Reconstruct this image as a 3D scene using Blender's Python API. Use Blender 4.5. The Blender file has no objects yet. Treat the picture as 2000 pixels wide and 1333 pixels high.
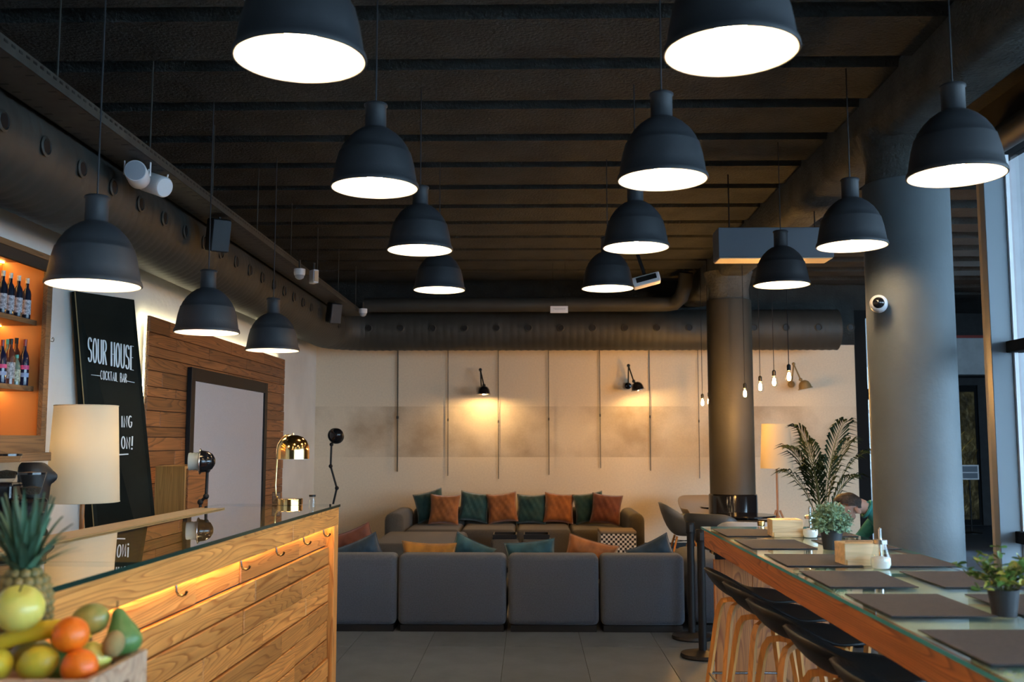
import bpy, bmesh, math, random
from mathutils import Vector, Matrix, Euler
from mathutils.bvhtree import BVHTree
random.seed(7)
R = math.radians
scene = bpy.context.scene
col = scene.collection

# ------------------------------------------------------------------ camera, world, exposure
F = 1944.0
cam_d = bpy.data.cameras.new('camera')
cam = bpy.data.objects.new('camera', cam_d)
col.objects.link(cam)
cam.location = (0, 0, 1.6)
cam.rotation_euler = (R(90 + 5.67), 0, R(1.03))
cam_d.sensor_width = 36.0
cam_d.lens = 36.0 * F / 2000.0
cam_d.clip_start = 0.05
cam_d.clip_end = 200
cam_d.dof.use_dof = True
cam_d.dof.focus_distance = 7.0
cam_d.dof.aperture_fstop = 3.2
scene.camera = cam
CM = Matrix.LocRotScale(cam.location, cam.rotation_euler, None)

def pt(px, py, X=None, Y=None, Z=None, D=None):
    """photo pixel -> point on the plane X=, Y=, Z= or at axial depth D"""
    d = CM.to_3x3() @ Vector(((px - 1000) / F, -(py - 666.5) / F, -1.0))
    o = CM.translation
    if X is not None: t = (X - o.x) / d.x
    elif Y is not None: t = (Y - o.y) / d.y
    elif Z is not None: t = (Z - o.z) / d.z
    else: t = D
    return o + d * t

world = bpy.data.worlds.new('sky'); scene.world = world
world.use_nodes = True
bg = world.node_tree.nodes['Background']
bg.inputs[0].default_value = (0.56, 0.77, 1.0, 1)
bg.inputs[1].default_value = 10.0
vs = scene.view_settings
vs.view_transform = 'Standard'; vs.look = 'None'; vs.gamma = 1.0; vs.use_curve_mapping = False
vs.exposure = 0.75
PEND_E = 75.0       # pendant bulb emission
LED_E = 30.0

def portal(loc, rot, sx, sy):
    l = bpy.data.lights.new('window_daylight', 'AREA'); l.shape = 'RECTANGLE'; l.size = sx; l.size_y = sy
    l.cycles.is_portal = True
    o = bpy.data.objects.new('window_daylight', l); col.objects.link(o); o.location = loc; o.rotation_euler = rot
    return o
portal((3.42, 1.5, 1.9), (0, R(90), 0), 3.6, 11.0)
portal((5.45, 15.1, 1.75), (R(-90), 0, 0), 1.2, 3.2)
portal((7.0, 7.12, 1.9), (R(90), 0, 0), 5.8, 3.6)

# ------------------------------------------------------------------ helpers
def new_obj(name, me, parent=None, loc=None, rot=None):
    o = bpy.data.objects.new(name, me); col.objects.link(o)
    if parent is not None: o.parent = parent
    if loc is not None: o.location = loc
    if rot is not None: o.rotation_euler = rot
    return o

def mesh(bm, name, mats, smooth=None):
    me = bpy.data.meshes.new(name)
    bm.normal_update()
    bm.to_mesh(me); bm.free()
    if not isinstance(mats, (list, tuple)): mats = [mats]
    for m in mats: me.materials.append(m)
    if smooth is not None:
        me.polygons.foreach_set('use_smooth', [True] * len(me.polygons))
        me.set_sharp_from_angle(angle=R(smooth))
    return me

def part(name, bm, mats, parent=None, smooth=None, loc=None, rot=None):
    return new_obj(name, mesh(bm, name, mats, smooth), parent, loc, rot)

def thing(name, label, cat, loc=(0, 0, 0), rz=0.0, group=None):
    o = bpy.data.objects.new(name, None); col.objects.link(o)
    o.empty_display_size = 0.1
    o.location = loc; o.rotation_euler = (0, 0, rz)
    tag(o, label, cat, group)
    return o

def tag(o, label, cat, group=None):
    o['label'] = label; o['category'] = cat
    if group: o['group'] = group
    return o

def struct(o):
    o['kind'] = 'structure'; return o

def copy_tree(root, label=None, loc=None, rot=None):
    c = root.copy(); col.objects.link(c)
    if label: c['label'] = label
    if loc is not None: c.location = loc
    if rot is not None: c.rotation_euler = rot
    for ch in list(root.children):
        k = ch.copy(); col.objects.link(k); k.parent = c
        for g in list(ch.children):
            q = g.copy(); col.objects.link(q); q.parent = k
    return c

def box(bm, x0, x1, y0, y1, z0, z1, mi=0):
    vs_ = [bm.verts.new(p) for p in ((x0,y0,z0),(x1,y0,z0),(x1,y1,z0),(x0,y1,z0),(x0,y0,z1),(x1,y0,z1),(x1,y1,z1),(x0,y1,z1))]
    fs = []
    for f in ((0,3,2,1),(4,5,6,7),(0,1,5,4),(1,2,6,5),(2,3,7,6),(3,0,4,7)):
        fc = bm.faces.new([vs_[i] for i in f]); fc.material_index = mi; fs.append(fc)
    return fs

def bbox(x0, x1, y0, y1, z0, z1, bevel=0.0, seg=2):
    bm = bmesh.new(); box(bm, x0, x1, y0, y1, z0, z1)
    if bevel > 0:
        bmesh.ops.bevel(bm, geom=list(bm.edges), offset=bevel, segments=seg, profile=0.5, affect='EDGES')
    return bm

def lathe(bm, prof, n=32, cx=0, cy=0, mi=0, mat4=None, closed=False):
    rings = []
    for r, z in prof:
        ring = []
        for k in range(n):
            a = 2 * math.pi * k / n
            p = Vector((cx + r * math.cos(a), cy + r * math.sin(a), z))
            if mat4 is not None: p = mat4 @ p
            ring.append(bm.verts.new(p))
        rings.append(ring)
    pairs = list(zip(rings[:-1], rings[1:]))
    if closed: pairs.append((rings[-1], rings[0]))
    for a, b in pairs:
        for k in range(n):
            f = bm.faces.new((a[k], a[(k+1) % n], b[(k+1) % n], b[k])); f.material_index = mi
    if not closed:
        for ring, rev in ((rings[0], True), (rings[-1], False)):
            if prof[0 if rev else -1][0] > 1e-5:
                f = bm.faces.new(ring[::-1] if rev else ring); f.material_index = mi
    return bm

def tube(bm, pts, rad, n=10, mi=0, flat=1.0, caps=True):
    pts = [Vector(p) for p in pts]
    if not isinstance(rad, (list, tuple)): rad = [rad] * len(pts)
    rings = []; up = None
    for i, p in enumerate(pts):
        t = (pts[min(i+1, len(pts)-1)] - pts[max(i-1, 0)]).normalized()
        if up is None:
            up = Vector((0, 0, 1)) if abs(t.z) < 0.9 else Vector((1, 0, 0))
        s = t.cross(up).normalized(); up = s.cross(t).normalized()
        ring = []
        for k in range(n):
            a = 2 * math.pi * (k + 0.5) / n
            ring.append(bm.verts.new(p + s * (math.cos(a) * rad[i]) + up * (math.sin(a) * rad[i] * flat)))
        rings.append(ring)
    for a, b in zip(rings[:-1], rings[1:]):
        for k in range(n):
            f = bm.faces.new((a[k], a[(k+1) % n], b[(k+1) % n], b[k])); f.material_index = mi
    if caps:
        f = bm.faces.new(rings[0][::-1]); f.material_index = mi
        f = bm.faces.new(rings[-1]); f.material_index = mi
    bmesh.ops.recalc_face_normals(bm, faces=bm.faces[:])
    return bm

def arc(c, r, a0, a1, n, plane='xz'):
    out = []
    for i in range(n + 1):
        a = R(a0 + (a1 - a0) * i / n)
        u, v = r * math.cos(a), r * math.sin(a)
        out.append({'xz': (c[0]+u, c[1], c[2]+v), 'yz': (c[0], c[1]+u, c[2]+v), 'xy': (c[0]+u, c[1]+v, c[2])}[plane])
    return out

def sphere_bm(r, seg=16, rings=10, sc=(1, 1, 1)):
    bm = bmesh.new()
    bmesh.ops.create_uvsphere(bm, u_segments=seg, v_segments=rings, radius=r)
    bmesh.ops.scale(bm, vec=sc, verts=bm.verts[:])
    return bm

def smooth_step(t):
    t = max(0.0, min(1.0, t)); return t * t * (3 - 2 * t)
def wverts(t):
    """world vertices and polygons of a top-level thing's meshes (parts may carry their own transform)"""
    vs_, ps_ = [], []
    def go(o, m):
        m = m @ Matrix.LocRotScale(o.location, o.rotation_euler, o.scale)
        if o.type == 'MESH':
            n0 = len(vs_); vs_.extend(m @ v.co for v in o.data.vertices); ps_.extend([i + n0 for i in p.vertices] for p in o.data.polygons)
        for c in o.children: go(c, m)
    go(t, Matrix.Identity(4)); return vs_, ps_
def bvh(t): return BVHTree.FromPolygons(*wverts(t))
ORD = ['first', 'second', 'third', 'fourth', 'fifth', 'sixth', 'seventh', 'eighth', 'ninth', 'tenth']

# ------------------------------------------------------------------ materials
def nt_mat(name):
    m = bpy.data.materials.new(name); m.use_nodes = True
    return m, m.node_tree, m.node_tree.nodes, m.node_tree.links, m.node_tree.nodes['Principled BSDF']

def pbr(name, c, rough=0.5, metal=0.0, spec=None, var=0.0, vscale=8.0, bump=0.0, bscale=60.0, sheen=0.0, objrand=0.0, coat=0.0, stretch=None):
    m, nt, N, L, b = nt_mat(name)
    b.inputs['Base Color'].default_value = (*c, 1)
    b.inputs['Roughness'].default_value = rough
    b.inputs['Metallic'].default_value = metal
    if spec is not None: b.inputs['Specular IOR Level'].default_value = spec
    if sheen: b.inputs['Sheen Weight'].default_value = sheen; b.inputs['Sheen Roughness'].default_value = 0.4
    if coat: b.inputs['Coat Weight'].default_value = coat; b.inputs['Coat Roughness'].default_value = 0.05
    tc = N.new('ShaderNodeTexCoord')
    src = tc.outputs['Object']
    if stretch:
        mp = N.new('ShaderNodeMapping'); mp.inputs['Scale'].default_value = stretch
        L.new(src, mp.inputs[0]); src = mp.outputs[0]
    if var > 0 or objrand > 0:
        hsv = N.new('ShaderNodeHueSaturation'); hsv.inputs['Color'].default_value = (*c, 1)
        val = None
        if var > 0:
            nz = N.new('ShaderNodeTexNoise'); nz.inputs['Scale'].default_value = vscale; nz.inputs['Detail'].default_value = 4
            L.new(src, nz.inputs['Vector'])
            mr = N.new('ShaderNodeMapRange'); mr.inputs[1].default_value = 0.3; mr.inputs[2].default_value = 0.7
            mr.inputs[3].default_value = 1 - var; mr.inputs[4].default_value = 1 + var
            L.new(nz.outputs[0], mr.inputs[0]); val = mr.outputs[0]
        if objrand > 0:
            oi = N.new('ShaderNodeObjectInfo')
            m2 = N.new('ShaderNodeMapRange'); m2.inputs[3].default_value = 1 - objrand; m2.inputs[4].default_value = 1 + objrand
            L.new(oi.outputs['Random'], m2.inputs[0])
            if val is None: val = m2.outputs[0]
            else:
                mu = N.new('ShaderNodeMath'); mu.operation = 'MULTIPLY'
                L.new(val, mu.inputs[0]); L.new(m2.outputs[0], mu.inputs[1]); val = mu.outputs[0]
        L.new(val, hsv.inputs['Value']); L.new(hsv.outputs[0], b.inputs['Base Color'])
    if bump > 0:
        n2 = N.new('ShaderNodeTexNoise'); n2.inputs['Scale'].default_value = bscale; n2.inputs['Detail'].default_value = 5
        L.new(src, n2.inputs['Vector'])
        bp = N.new('ShaderNodeBump'); bp.inputs['Strength'].default_value = bump; bp.inputs['Distance'].default_value = 0.02
        L.new(n2.outputs[0], bp.inputs['Height']); L.new(bp.outputs[0], b.inputs['Normal'])
    return m

def wood(name, light, dark, scale=(0.6, 9.0, 9.0), rough=0.45, objrand=0.25, rings=2.2, hue=0.0):
    """grain runs along the axis with the small scale value"""
    m, nt, N, L, b = nt_mat(name)
    tc = N.new('ShaderNodeTexCoord'); oi = N.new('ShaderNodeObjectInfo')
    mp = N.new('ShaderNodeMapping'); mp.inputs['Scale'].default_value = scale
    ad = N.new('ShaderNodeVectorMath'); ad.operation = 'ADD'
    ml = N.new('ShaderNodeVectorMath'); ml.operation = 'SCALE'; ml.inputs[0].default_value = (37.0, 19.0, 53.0)
    L.new(oi.outputs['Random'], ml.inputs['Scale'])
    L.new(tc.outputs['Object'], mp.inputs[0]); L.new(mp.outputs[0], ad.inputs[0]); L.new(ml.outputs[0], ad.inputs[1])
    n1 = N.new('ShaderNodeTexNoise'); n1.inputs['Scale'].default_value = 0.75; n1.inputs['Detail'].default_value = 2.5; n1.inputs['Roughness'].default_value = .35
    L.new(ad.outputs[0], n1.inputs['Vector'])
    mm = N.new('ShaderNodeMath'); mm.operation = 'MULTIPLY'; mm.inputs[1].default_value = 34.0 * rings / 2.2
    L.new(n1.outputs[0], mm.inputs[0])
    fr = N.new('ShaderNodeMath'); fr.operation = 'FRACT'; L.new(mm.outputs[0], fr.inputs[0])
    ramp = N.new('ShaderNodeValToRGB')
    e = ramp.color_ramp.elements
    e[0].position = 0.0; e[0].color = (*light, 1)
    e[1].position = 1.0; e[1].color = (*light, 1)
    k = e.new(0.62); k.color = (*[l * .72 + d * .28 for l, d in zip(light, dark)], 1)
    k = e.new(0.88); k.color = (*dark, 1)
    L.new(fr.outputs[0], ramp.inputs[0])
    n2 = N.new('ShaderNodeTexNoise'); n2.inputs['Scale'].default_value = 5.0; n2.inputs['Detail'].default_value = 6
    L.new(ad.outputs[0], n2.inputs['Vector'])
    mr = N.new('ShaderNodeMapRange'); mr.inputs[1].default_value = .3; mr.inputs[2].default_value = .7; mr.inputs[3].default_value = .78; mr.inputs[4].default_value = 1.15
    L.new(n2.outputs[0], mr.inputs[0])
    m2 = N.new('ShaderNodeMapRange'); m2.inputs[3].default_value = 1 - objrand; m2.inputs[4].default_value = 1 + objrand * .6
    L.new(oi.outputs['Random'], m2.inputs[0])
    mu = N.new('ShaderNodeMath'); mu.operation = 'MULTIPLY'; L.new(mr.outputs[0], mu.inputs[0]); L.new(m2.outputs[0], mu.inputs[1])
    hsv = N.new('ShaderNodeHueSaturation'); L.new(ramp.outputs[0], hsv.inputs['Color']); L.new(mu.outputs[0], hsv.inputs['Value'])
    L.new(hsv.outputs[0], b.inputs['Base Color'])
    b.inputs['Roughness'].default_value = rough
    bp = N.new('ShaderNodeBump'); bp.inputs['Strength'].default_value = 0.15; bp.inputs['Distance'].default_value = 0.004
    L.new(n2.outputs[0], bp.inputs['Height']); L.new(bp.outputs[0], b.inputs['Normal'])
    return m

def emit(name, c, s):
    m = bpy.data.materials.new(name); m.use_nodes = True
    N = m.node_tree.nodes; N.remove(N['Principled BSDF'])
    e = N.new('ShaderNodeEmission'); e.inputs[0].default_value = (*c, 1); e.inputs[1].default_value = s
    m.node_tree.links.new(e.outputs[0], N['Material Output'].inputs[0])
    return m

def glass(name, tint, ior=1.5, rough=0.0, boost=1.0):
    m = bpy.data.materials.new(name); m.use_nodes = True
    nt = m.node_tree; N = nt.nodes; L = nt.links; N.remove(N['Principled BSDF'])
    t = N.new('ShaderNodeBsdfTransparent'); t.inputs[0].default_value = (*tint, 1)
    g = N.new('ShaderNodeBsdfGlossy'); g.inputs['Roughness'].default_value = rough; g.inputs[0].default_value = (1, 1, 1, 1)
    fz = N.new('ShaderNodeFresnel'); fz.inputs[0].default_value = ior
    mx = N.new('ShaderNodeMixShader')
    ge = N.new('ShaderNodeNewGeometry')
    fr = N.new('ShaderNodeMath'); fr.operation = 'SUBTRACT'; fr.inputs[0].default_value = 1.0
    L.new(ge.outputs['Backfacing'], fr.inputs[1])
    mu = N.new('ShaderNodeMath'); mu.operation = 'MULTIPLY'; L.new(fz.outputs[0], mu.inputs[0]); L.new(fr.outputs[0], mu.inputs[1])
    m3 = N.new('ShaderNodeMath'); m3.operation = 'MULTIPLY'; m3.inputs[1].default_value = boost; m3.use_clamp = True
    L.new(mu.outputs[0], m3.inputs[0])
    L.new(m3.outputs[0], mx.inputs[0]); L.new(t.outputs[0], mx.inputs[1]); L.new(g.outputs[0], mx.inputs[2])
    L.new(mx.outputs[0], N['Material Output'].inputs[0])
    return m

M = {}
M['ceiling'] = pbr('sprayed_ceiling', (0.031, 0.034, 0.033), 0.95, var=.35, vscale=3, bump=1.0, bscale=45)
M['beam'] = pbr('sprayed_beam', (0.075, 0.080, 0.078), 0.95, var=.35, vscale=4, bump=1.0, bscale=40)
M['wall_white'] = pbr('wall_plaster', (0.62, 0.62, 0.60), 0.9, var=.12, vscale=1.2, bump=.25, bscale=14)
M['dark_wall'] = pbr('dark_wall', (0.03, 0.032, 0.035), 0.8, var=.2)
M['hall_white'] = pbr('hall_white', (0.5, 0.53, 0.55), 0.9, var=.08)
M['column'] = pbr('column_paint', (0.115, 0.135, 0.148), 0.6, var=.10, vscale=3, bump=.1, bscale=30)
M['black'] = pbr('black_satin', (0.009, 0.009, 0.010), 0.5, spec=.3)
M['black_gloss'] = pbr('black_gloss', (0.010, 0.010, 0.012), 0.12)
M['black_rubber'] = pbr('black_rubber', (0.028, 0.031, 0.037), 0.6, var=.12, bump=.05, bscale=120)
M['shade_in'] = pbr('shade_white_inside', (0.85, 0.80, 0.72), 0.6)
M['bulb'] = emit('warm_opal_bulb', (1.0, 0.72, 0.42), PEND_E)
M['filament'] = emit('filament_glow', (1.0, 0.48, 0.12), 1200.0)
M['led'] = emit('warm_led', (1.0, 0.55, 0.14), LED_E)
M['led_cool'] = emit('pale_led', (1.0, 0.90, 0.55), 14.0)
M['duct'] = pbr('duct_grey', (0.030, 0.031, 0.028), 0.6, var=.2, vscale=3, bump=.1, bscale=20)
M['tray'] = pbr('tray_metal', (0.045, 0.044, 0.038), 0.6, var=.25, vscale=12)
M['white_plastic'] = pbr('white_plastic', (0.72, 0.72, 0.75), 0.4)
M['grey_mesh'] = pbr('grey_mesh', (0.35, 0.37, 0.42), 0.6, bump=.3, bscale=300)
M['grey_box'] = pbr('grey_lacquer', (0.12, 0.145, 0.18), 0.5)
M['box_under'] = pbr('cream_grille', (0.55, 0.47, 0.38), 0.6)
M['sofa'] = pbr('sofa_grey_wool', (0.058, 0.070, 0.094), 0.95, var=.18, vscale=90, bump=.35, bscale=350, sheen=.2)
M['sofa_brown'] = pbr('sofa_taupe_wool', (0.085, 0.075, 0.060), 0.95, var=.18, vscale=90, bump=.3, bscale=350, sheen=.2)
M['teal'] = pbr('teal_velvet', (0.010, 0.055, 0.050), 0.75, var=.3, vscale=9, sheen=.6)
M['navy'] = pbr('navy_velvet', (0.008, 0.030, 0.055), 0.75, var=.3, vscale=9, sheen=.6)
M['petrol'] = pbr('petrol_velvet', (0.010, 0.065, 0.085), 0.75, var=.3, vscale=9, sheen=.6)
M['rust'] = pbr('rust_velvet', (0.30, 0.095, 0.018), 0.75, var=.3, vscale=9, sheen=.5)
M['brown_velvet'] = pbr('brown_velvet', (0.13, 0.035, 0.018), 0.75, var=.3, vscale=9, sheen=.5)
M['mustard'] = pbr('mustard_velvet', (0.36, 0.15, 0.015), 0.75, var=.3, vscale=9, sheen=.5)
M['bar_wood'] = wood('bar_fir', (0.74, 0.33, 0.085), (0.42, 0.14, 0.028), scale=(9, .6, 9), objrand=.34)
M['bar_wood_v'] = wood('bar_fir_upright', (0.74, 0.33, 0.085), (0.48, 0.17, 0.035), scale=(9, 9, .55), objrand=.1)
M['panel_wood'] = wood('cedar_cladding', (0.34, 0.135, 0.045), (0.12, 0.040, 0.014), scale=(9, .5, 9), objrand=.4, rings=1.4)
M['cab_wood'] = wood('cabinet_oak', (0.20, 0.10, 0.045), (0.10, 0.045, 0.02), scale=(9, .5, 9), objrand=.1)
M['oak_v'] = wood('oak_post', (0.30, 0.17, 0.055), (0.22, 0.115, 0.035), scale=(10, 10, .4), objrand=.08, rings=1.4)
M['table_wood'] = wood('table_pine', (0.50, 0.17, 0.045), (0.22, 0.06, 0.018), scale=(9, .5, 9), objrand=.1)
M['table_wood_v'] = wood('table_pine_upright', (0.52, 0.19, 0.05), (0.26, 0.075, 0.02), scale=(6, 9, .5), objrand=.1)
M['leg_wood'] = wood('stool_oak', (0.60, 0.26, 0.06), (0.46, 0.18, 0.04), scale=(9, 9, .8), objrand=.1, rings=1.2)
M['light_wood'] = wood('birch', (0.70, 0.50, 0.28), (0.63, 0.43, 0.23), scale=(.6, 9, 9), objrand=.08, rings=1.0)
M['crate_wood'] = wood('crate_pine', (0.55, 0.38, 0.26), (0.40, 0.24, 0.15), scale=(.6, 8, 8), objrand=.1, rings=1.0)
M['lamp_wood'] = wood('lamp_walnut', (0.42, 0.20, 0.08), (0.25, 0.10, 0.04), scale=(9, 9, .6), objrand=.08)
M['glass_bar'] = glass('bar_glass', (0.80, 0.86, 0.74), 1.52, boost=1.25)
M['glass_bar_edge'] = pbr('bar_glass_edge', (0.008, 0.030, 0.022), 0.15)
M['glass_table'] = glass('table_glass', (0.93, 0.99, 0.965), 1.52)
M['glass_table_edge'] = pbr('table_glass_edge', (0.06, 0.32, 0.36), 0.12)
M['table_core'] = pbr('table_pale_core', (0.80, 0.87, 0.80), 0.6, var=.08, vscale=3)
M['pane'] = glass('window_glass', (0.92, 0.97, 0.98), 1.45)
M['clear'] = glass('clear_glass', (0.93, 0.95, 0.95), 1.5)
M['mat'] = pbr('placemat_felt', (0.046, 0.047, 0.060), 0.8, var=.15, vscale=60, bump=.3, bscale=400)
M['tile'] = pbr('stone_tile', (0.088, 0.115, 0.158), 0.42, var=.22, vscale=3.5, objrand=.12, bump=.05, bscale=40)
M['grout'] = pbr('grout', (0.03, 0.03, 0.032), 0.9)
M['steel'] = pbr('brushed_steel', (0.60, 0.60, 0.60), 0.25, metal=1)
M['brass'] = pbr('polished_brass', (0.80, 0.50, 0.20), 0.14, metal=1)
M['chrome_dark'] = pbr('dark_chrome', (0.10, 0.10, 0.10), 0.2, metal=1)
M['frame_grey'] = pbr('frame_bluegrey', (0.20, 0.235, 0.27), 0.5)
M['frame_light'] = pbr('frame_light', (0.62, 0.64, 0.68), 0.5)
M['frame_dark'] = pbr('frame_dark', (0.008, 0.009, 0.010), 0.8, spec=.15)
M['outside_wall'] = pbr('outside_panel', (0.34, 0.345, 0.37), 0.8, var=.06)
M['outside_ground'] = pbr('outside_paving', (0.40, 0.40, 0.40), 0.9, var=.1)
M['screen'] = pbr('screen_cloth', (0.50, 0.50, 0.53), 0.9, var=.05, vscale=80)
M['board'] = pbr('blackboard', (0.010, 0.012, 0.010), 0.9, spec=.15, var=.25, vscale=3)
M['chalk'] = pbr('chalk_white', (0.75, 0.78, 0.80), 0.9)
M['gold_edge'] = pbr('raw_edge', (0.25, 0.17, 0.07), 0.6)
M['shell_grey'] = pbr('shell_grey', (0.13, 0.15, 0.17), 0.5)
M['shell_dark'] = pbr('shell_dark', (0.05, 0.06, 0.07), 0.45)
M['shell_tan'] = pbr('shell_tan', (0.30, 0.23, 0.16), 0.5)
M['shell_white'] = pbr('shell_white', (0.62, 0.66, 0.72), 0.5)
M['pot'] = pbr('dark_pot', (0.020, 0.022, 0.030), 0.5)
M['soil'] = pbr('soil', (0.03, 0.02, 0.012), 0.95, bump=.6, bscale=80)
M['leaf_pale'] = pbr('leaf_sage', (0.27, 0.42, 0.27), 0.6, var=.35, vscale=25, objrand=.2)
M['leaf_mid'] = pbr('leaf_green', (0.11, 0.22, 0.045), 0.5, var=.3, vscale=25, objrand=.5)
M['leaf_yellow'] = pbr('leaf_yellow', (0.45, 0.46, 0.10), 0.5, var=.2, vscale=25, objrand=.3)
M['palm'] = pbr('palm_green', (0.012, 0.026, 0.009), 0.75, spec=.2, var=.3, vscale=10)
M['stem'] = pbr('stem_green', (0.10, 0.11, 0.03), 0.6)
M['sugar'] = pbr('sugar_white', (0.85, 0.83, 0.80), 0.8)
M['skin'] = pbr('skin', (0.60, 0.36, 0.28), 0.55)
M['hair'] = pbr('brown_hair', (0.045, 0.032, 0.026), 0.6, var=.5, vscale=50, bump=.5, bscale=120)
M['sweater'] = pbr('teal_sweater', (0.045, 0.29, 0.29), 0.9, var=.15, vscale=40, bump=.2, bscale=200)
M['denim'] = pbr('dark_denim', (0.02, 0.03, 0.06), 0.9)
M['copper_mesh'] = pbr('copper_panel', (0.55, 0.20, 0.05), 0.45, var=.25, vscale=6)
M['cushion_top'] = pbr('pouf_beige', (0.22, 0.17, 0.12), 0.9)

def translucent_shade(name, c):
    m = bpy.data.materials.new(name); m.use_nodes = True
    nt = m.node_tree; N = nt.nodes; L = nt.links; b = N['Principled BSDF']
    b.inputs['Base Color'].default_value = (*c, 1); b.inputs['Roughness'].default_value = .9
    t = N.new('ShaderNodeBsdfTranslucent'); t.inputs[0].default_value = (*c, 1)
    mx = N.new('ShaderNodeMixShader'); mx.inputs[0].default_value = .4
    L.new(b.outputs[0], mx.inputs[1]); L.new(t.outputs[0], mx.inputs[2]); L.new(mx.outputs[0], N['Material Output'].inputs[0])
    return m
M['shade_cloth'] = translucent_shade('lampshade_linen', (0.80, 0.70, 0.52))

# back wall: raw plaster with a stained middle band and blotches
def back_wall_mat():
    m, nt, N, L, b = nt_mat('raw_plaster_back')
    tc = N.new('ShaderNodeTexCoord'); sx = N.new('ShaderNodeSeparateXYZ'); L.new(tc.outputs['Object'], sx.inputs[0])
    n1 = N.new('ShaderNodeTexNoise'); n1.inputs['Scale'].default_value = 1.3; n1.inputs['Detail'].default_value = 5
    n2 = N.new('ShaderNodeTexNoise'); n2.inputs['Scale'].default_value = 40; n2.inputs['Detail'].default_value = 3
    L.new(tc.outputs['Object'], n1.inputs['Vector']); L.new(tc.outputs['Object'], n2.inputs['Vector'])
    def band(lo, hi):
        a = N.new('ShaderNodeMath'); a.operation = 'GREATER_THAN'; a.inputs[1].default_value = lo; L.new(sx.outputs[2], a.inputs[0])
        c = N.new('ShaderNodeMath'); c.operation = 'LESS_THAN'; c.inputs[1].default_value = hi; L.new(sx.outputs[2], c.inputs[0])
        d = N.new('ShaderNodeMath'); d.operation = 'MULTIPLY'; L.new(a.outputs[0], d.inputs[0]); L.new(c.outputs[0], d.inputs[1])
        return d.outputs[0]
    bd = band(1.34, 2.10)
    bl = N.new('ShaderNodeMapRange'); bl.inputs[1].default_value = .42; bl.inputs[2].default_value = .68; L.new(n1.outputs[0], bl.inputs[0])
    mu = N.new('ShaderNodeMath'); mu.operation = 'MULTIPLY'; L.new(bd, mu.inputs[0]); L.new(bl.outputs[0], mu.inputs[1])
    m1 = N.new('ShaderNodeMath'); m1.operation = 'MULTIPLY_ADD'; m1.inputs[1].default_value = .75; m1.inputs[2].default_value = 0.0
    L.new(mu.outputs[0], m1.inputs[0])
    m0 = N.new('ShaderNodeMath'); m0.operation = 'MULTIPLY_ADD'; m0.inputs[1].default_value = .07; L.new(bd, m0.inputs[0]); L.new(m1.outputs[0], m0.inputs[2])
    mix = N.new('ShaderNodeMix'); mix.data_type = 'RGBA'
    mix.inputs[6].default_value = (0.67, 0.57, 0.43, 1); mix.inputs[7].default_value = (0.34, 0.25, 0.16, 1)
    L.new(m0.outputs[0], mix.inputs[0])
    hs = N.new('ShaderNodeHueSaturation'); L.new(mix.outputs[2], hs.inputs['Color'])
    mr = N.new('ShaderNodeMapRange'); mr.inputs[3].default_value = .88; mr.inputs[4].default_value = 1.12; L.new(n2.outputs[0], mr.inputs[0])
    L.new(mr.outputs[0], hs.inputs['Value']); L.new(hs.outputs[0], b.inputs['Base Color'])
    b.inputs['Roughness'].default_value = .92
    return m
M['back_wall'] = back_wall_mat()

def check_mat():
    m, nt, N, L, b = nt_mat('houndstooth_check')
    tc = N.new('ShaderNodeTexCoord'); mp = N.new('ShaderNodeMapping'); mp.inputs['Location'].default_value = (.003, .003, .003)
    L.new(tc.outputs['Object'], mp.inputs[0])
    ck = N.new('ShaderNodeTexChecker'); ck.inputs['Scale'].default_value = 34
    ck.inputs[1].default_value = (.75, .75, .75, 1); ck.inputs[2].default_value = (.015, .018, .025, 1)
    L.new(mp.outputs[0], ck.inputs[0]); L.new(ck.outputs[0], b.inputs['Base Color']); b.inputs['Roughness'].default_value = .9
    return m
M['check'] = check_mat()

def dots_mat(name, base, dark, scale):
    m, nt, N, L, b = nt_mat(name)
    tc = N.new('ShaderNodeTexCoord'); v = N.new('ShaderNodeTexVoronoi'); v.inputs['Scale'].default_value = scale
    v.inputs['Randomness'].default_value = 0.0
    L.new(tc.outputs['Object'], v.inputs['Vector'])
    rp = N.new('ShaderNodeMapRange'); rp.inputs[1].default_value = .28; rp.inputs[2].default_value = .36; L.new(v.outputs['Distance'], rp.inputs[0])
    mix = N.new('ShaderNodeMix'); mix.data_type = 'RGBA'; mix.inputs[6].default_value = (*dark, 1); mix.inputs[7].default_value = (*base, 1)
    L.new(rp.outputs[0], mix.inputs[0]); L.new(mix.outputs[2], b.inputs['Base Color']); b.inputs['Roughness'].default_value = .45
    return m
M['drip'] = dots_mat('perforated_mat', (0.34, 0.27, 0.18), (0.08, 0.06, 0.04), 55)
M['perf'] = dots_mat('perforated_copper', (0.50, 0.19, 0.05), (0.24, 0.07, 0.015), 60)

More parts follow.
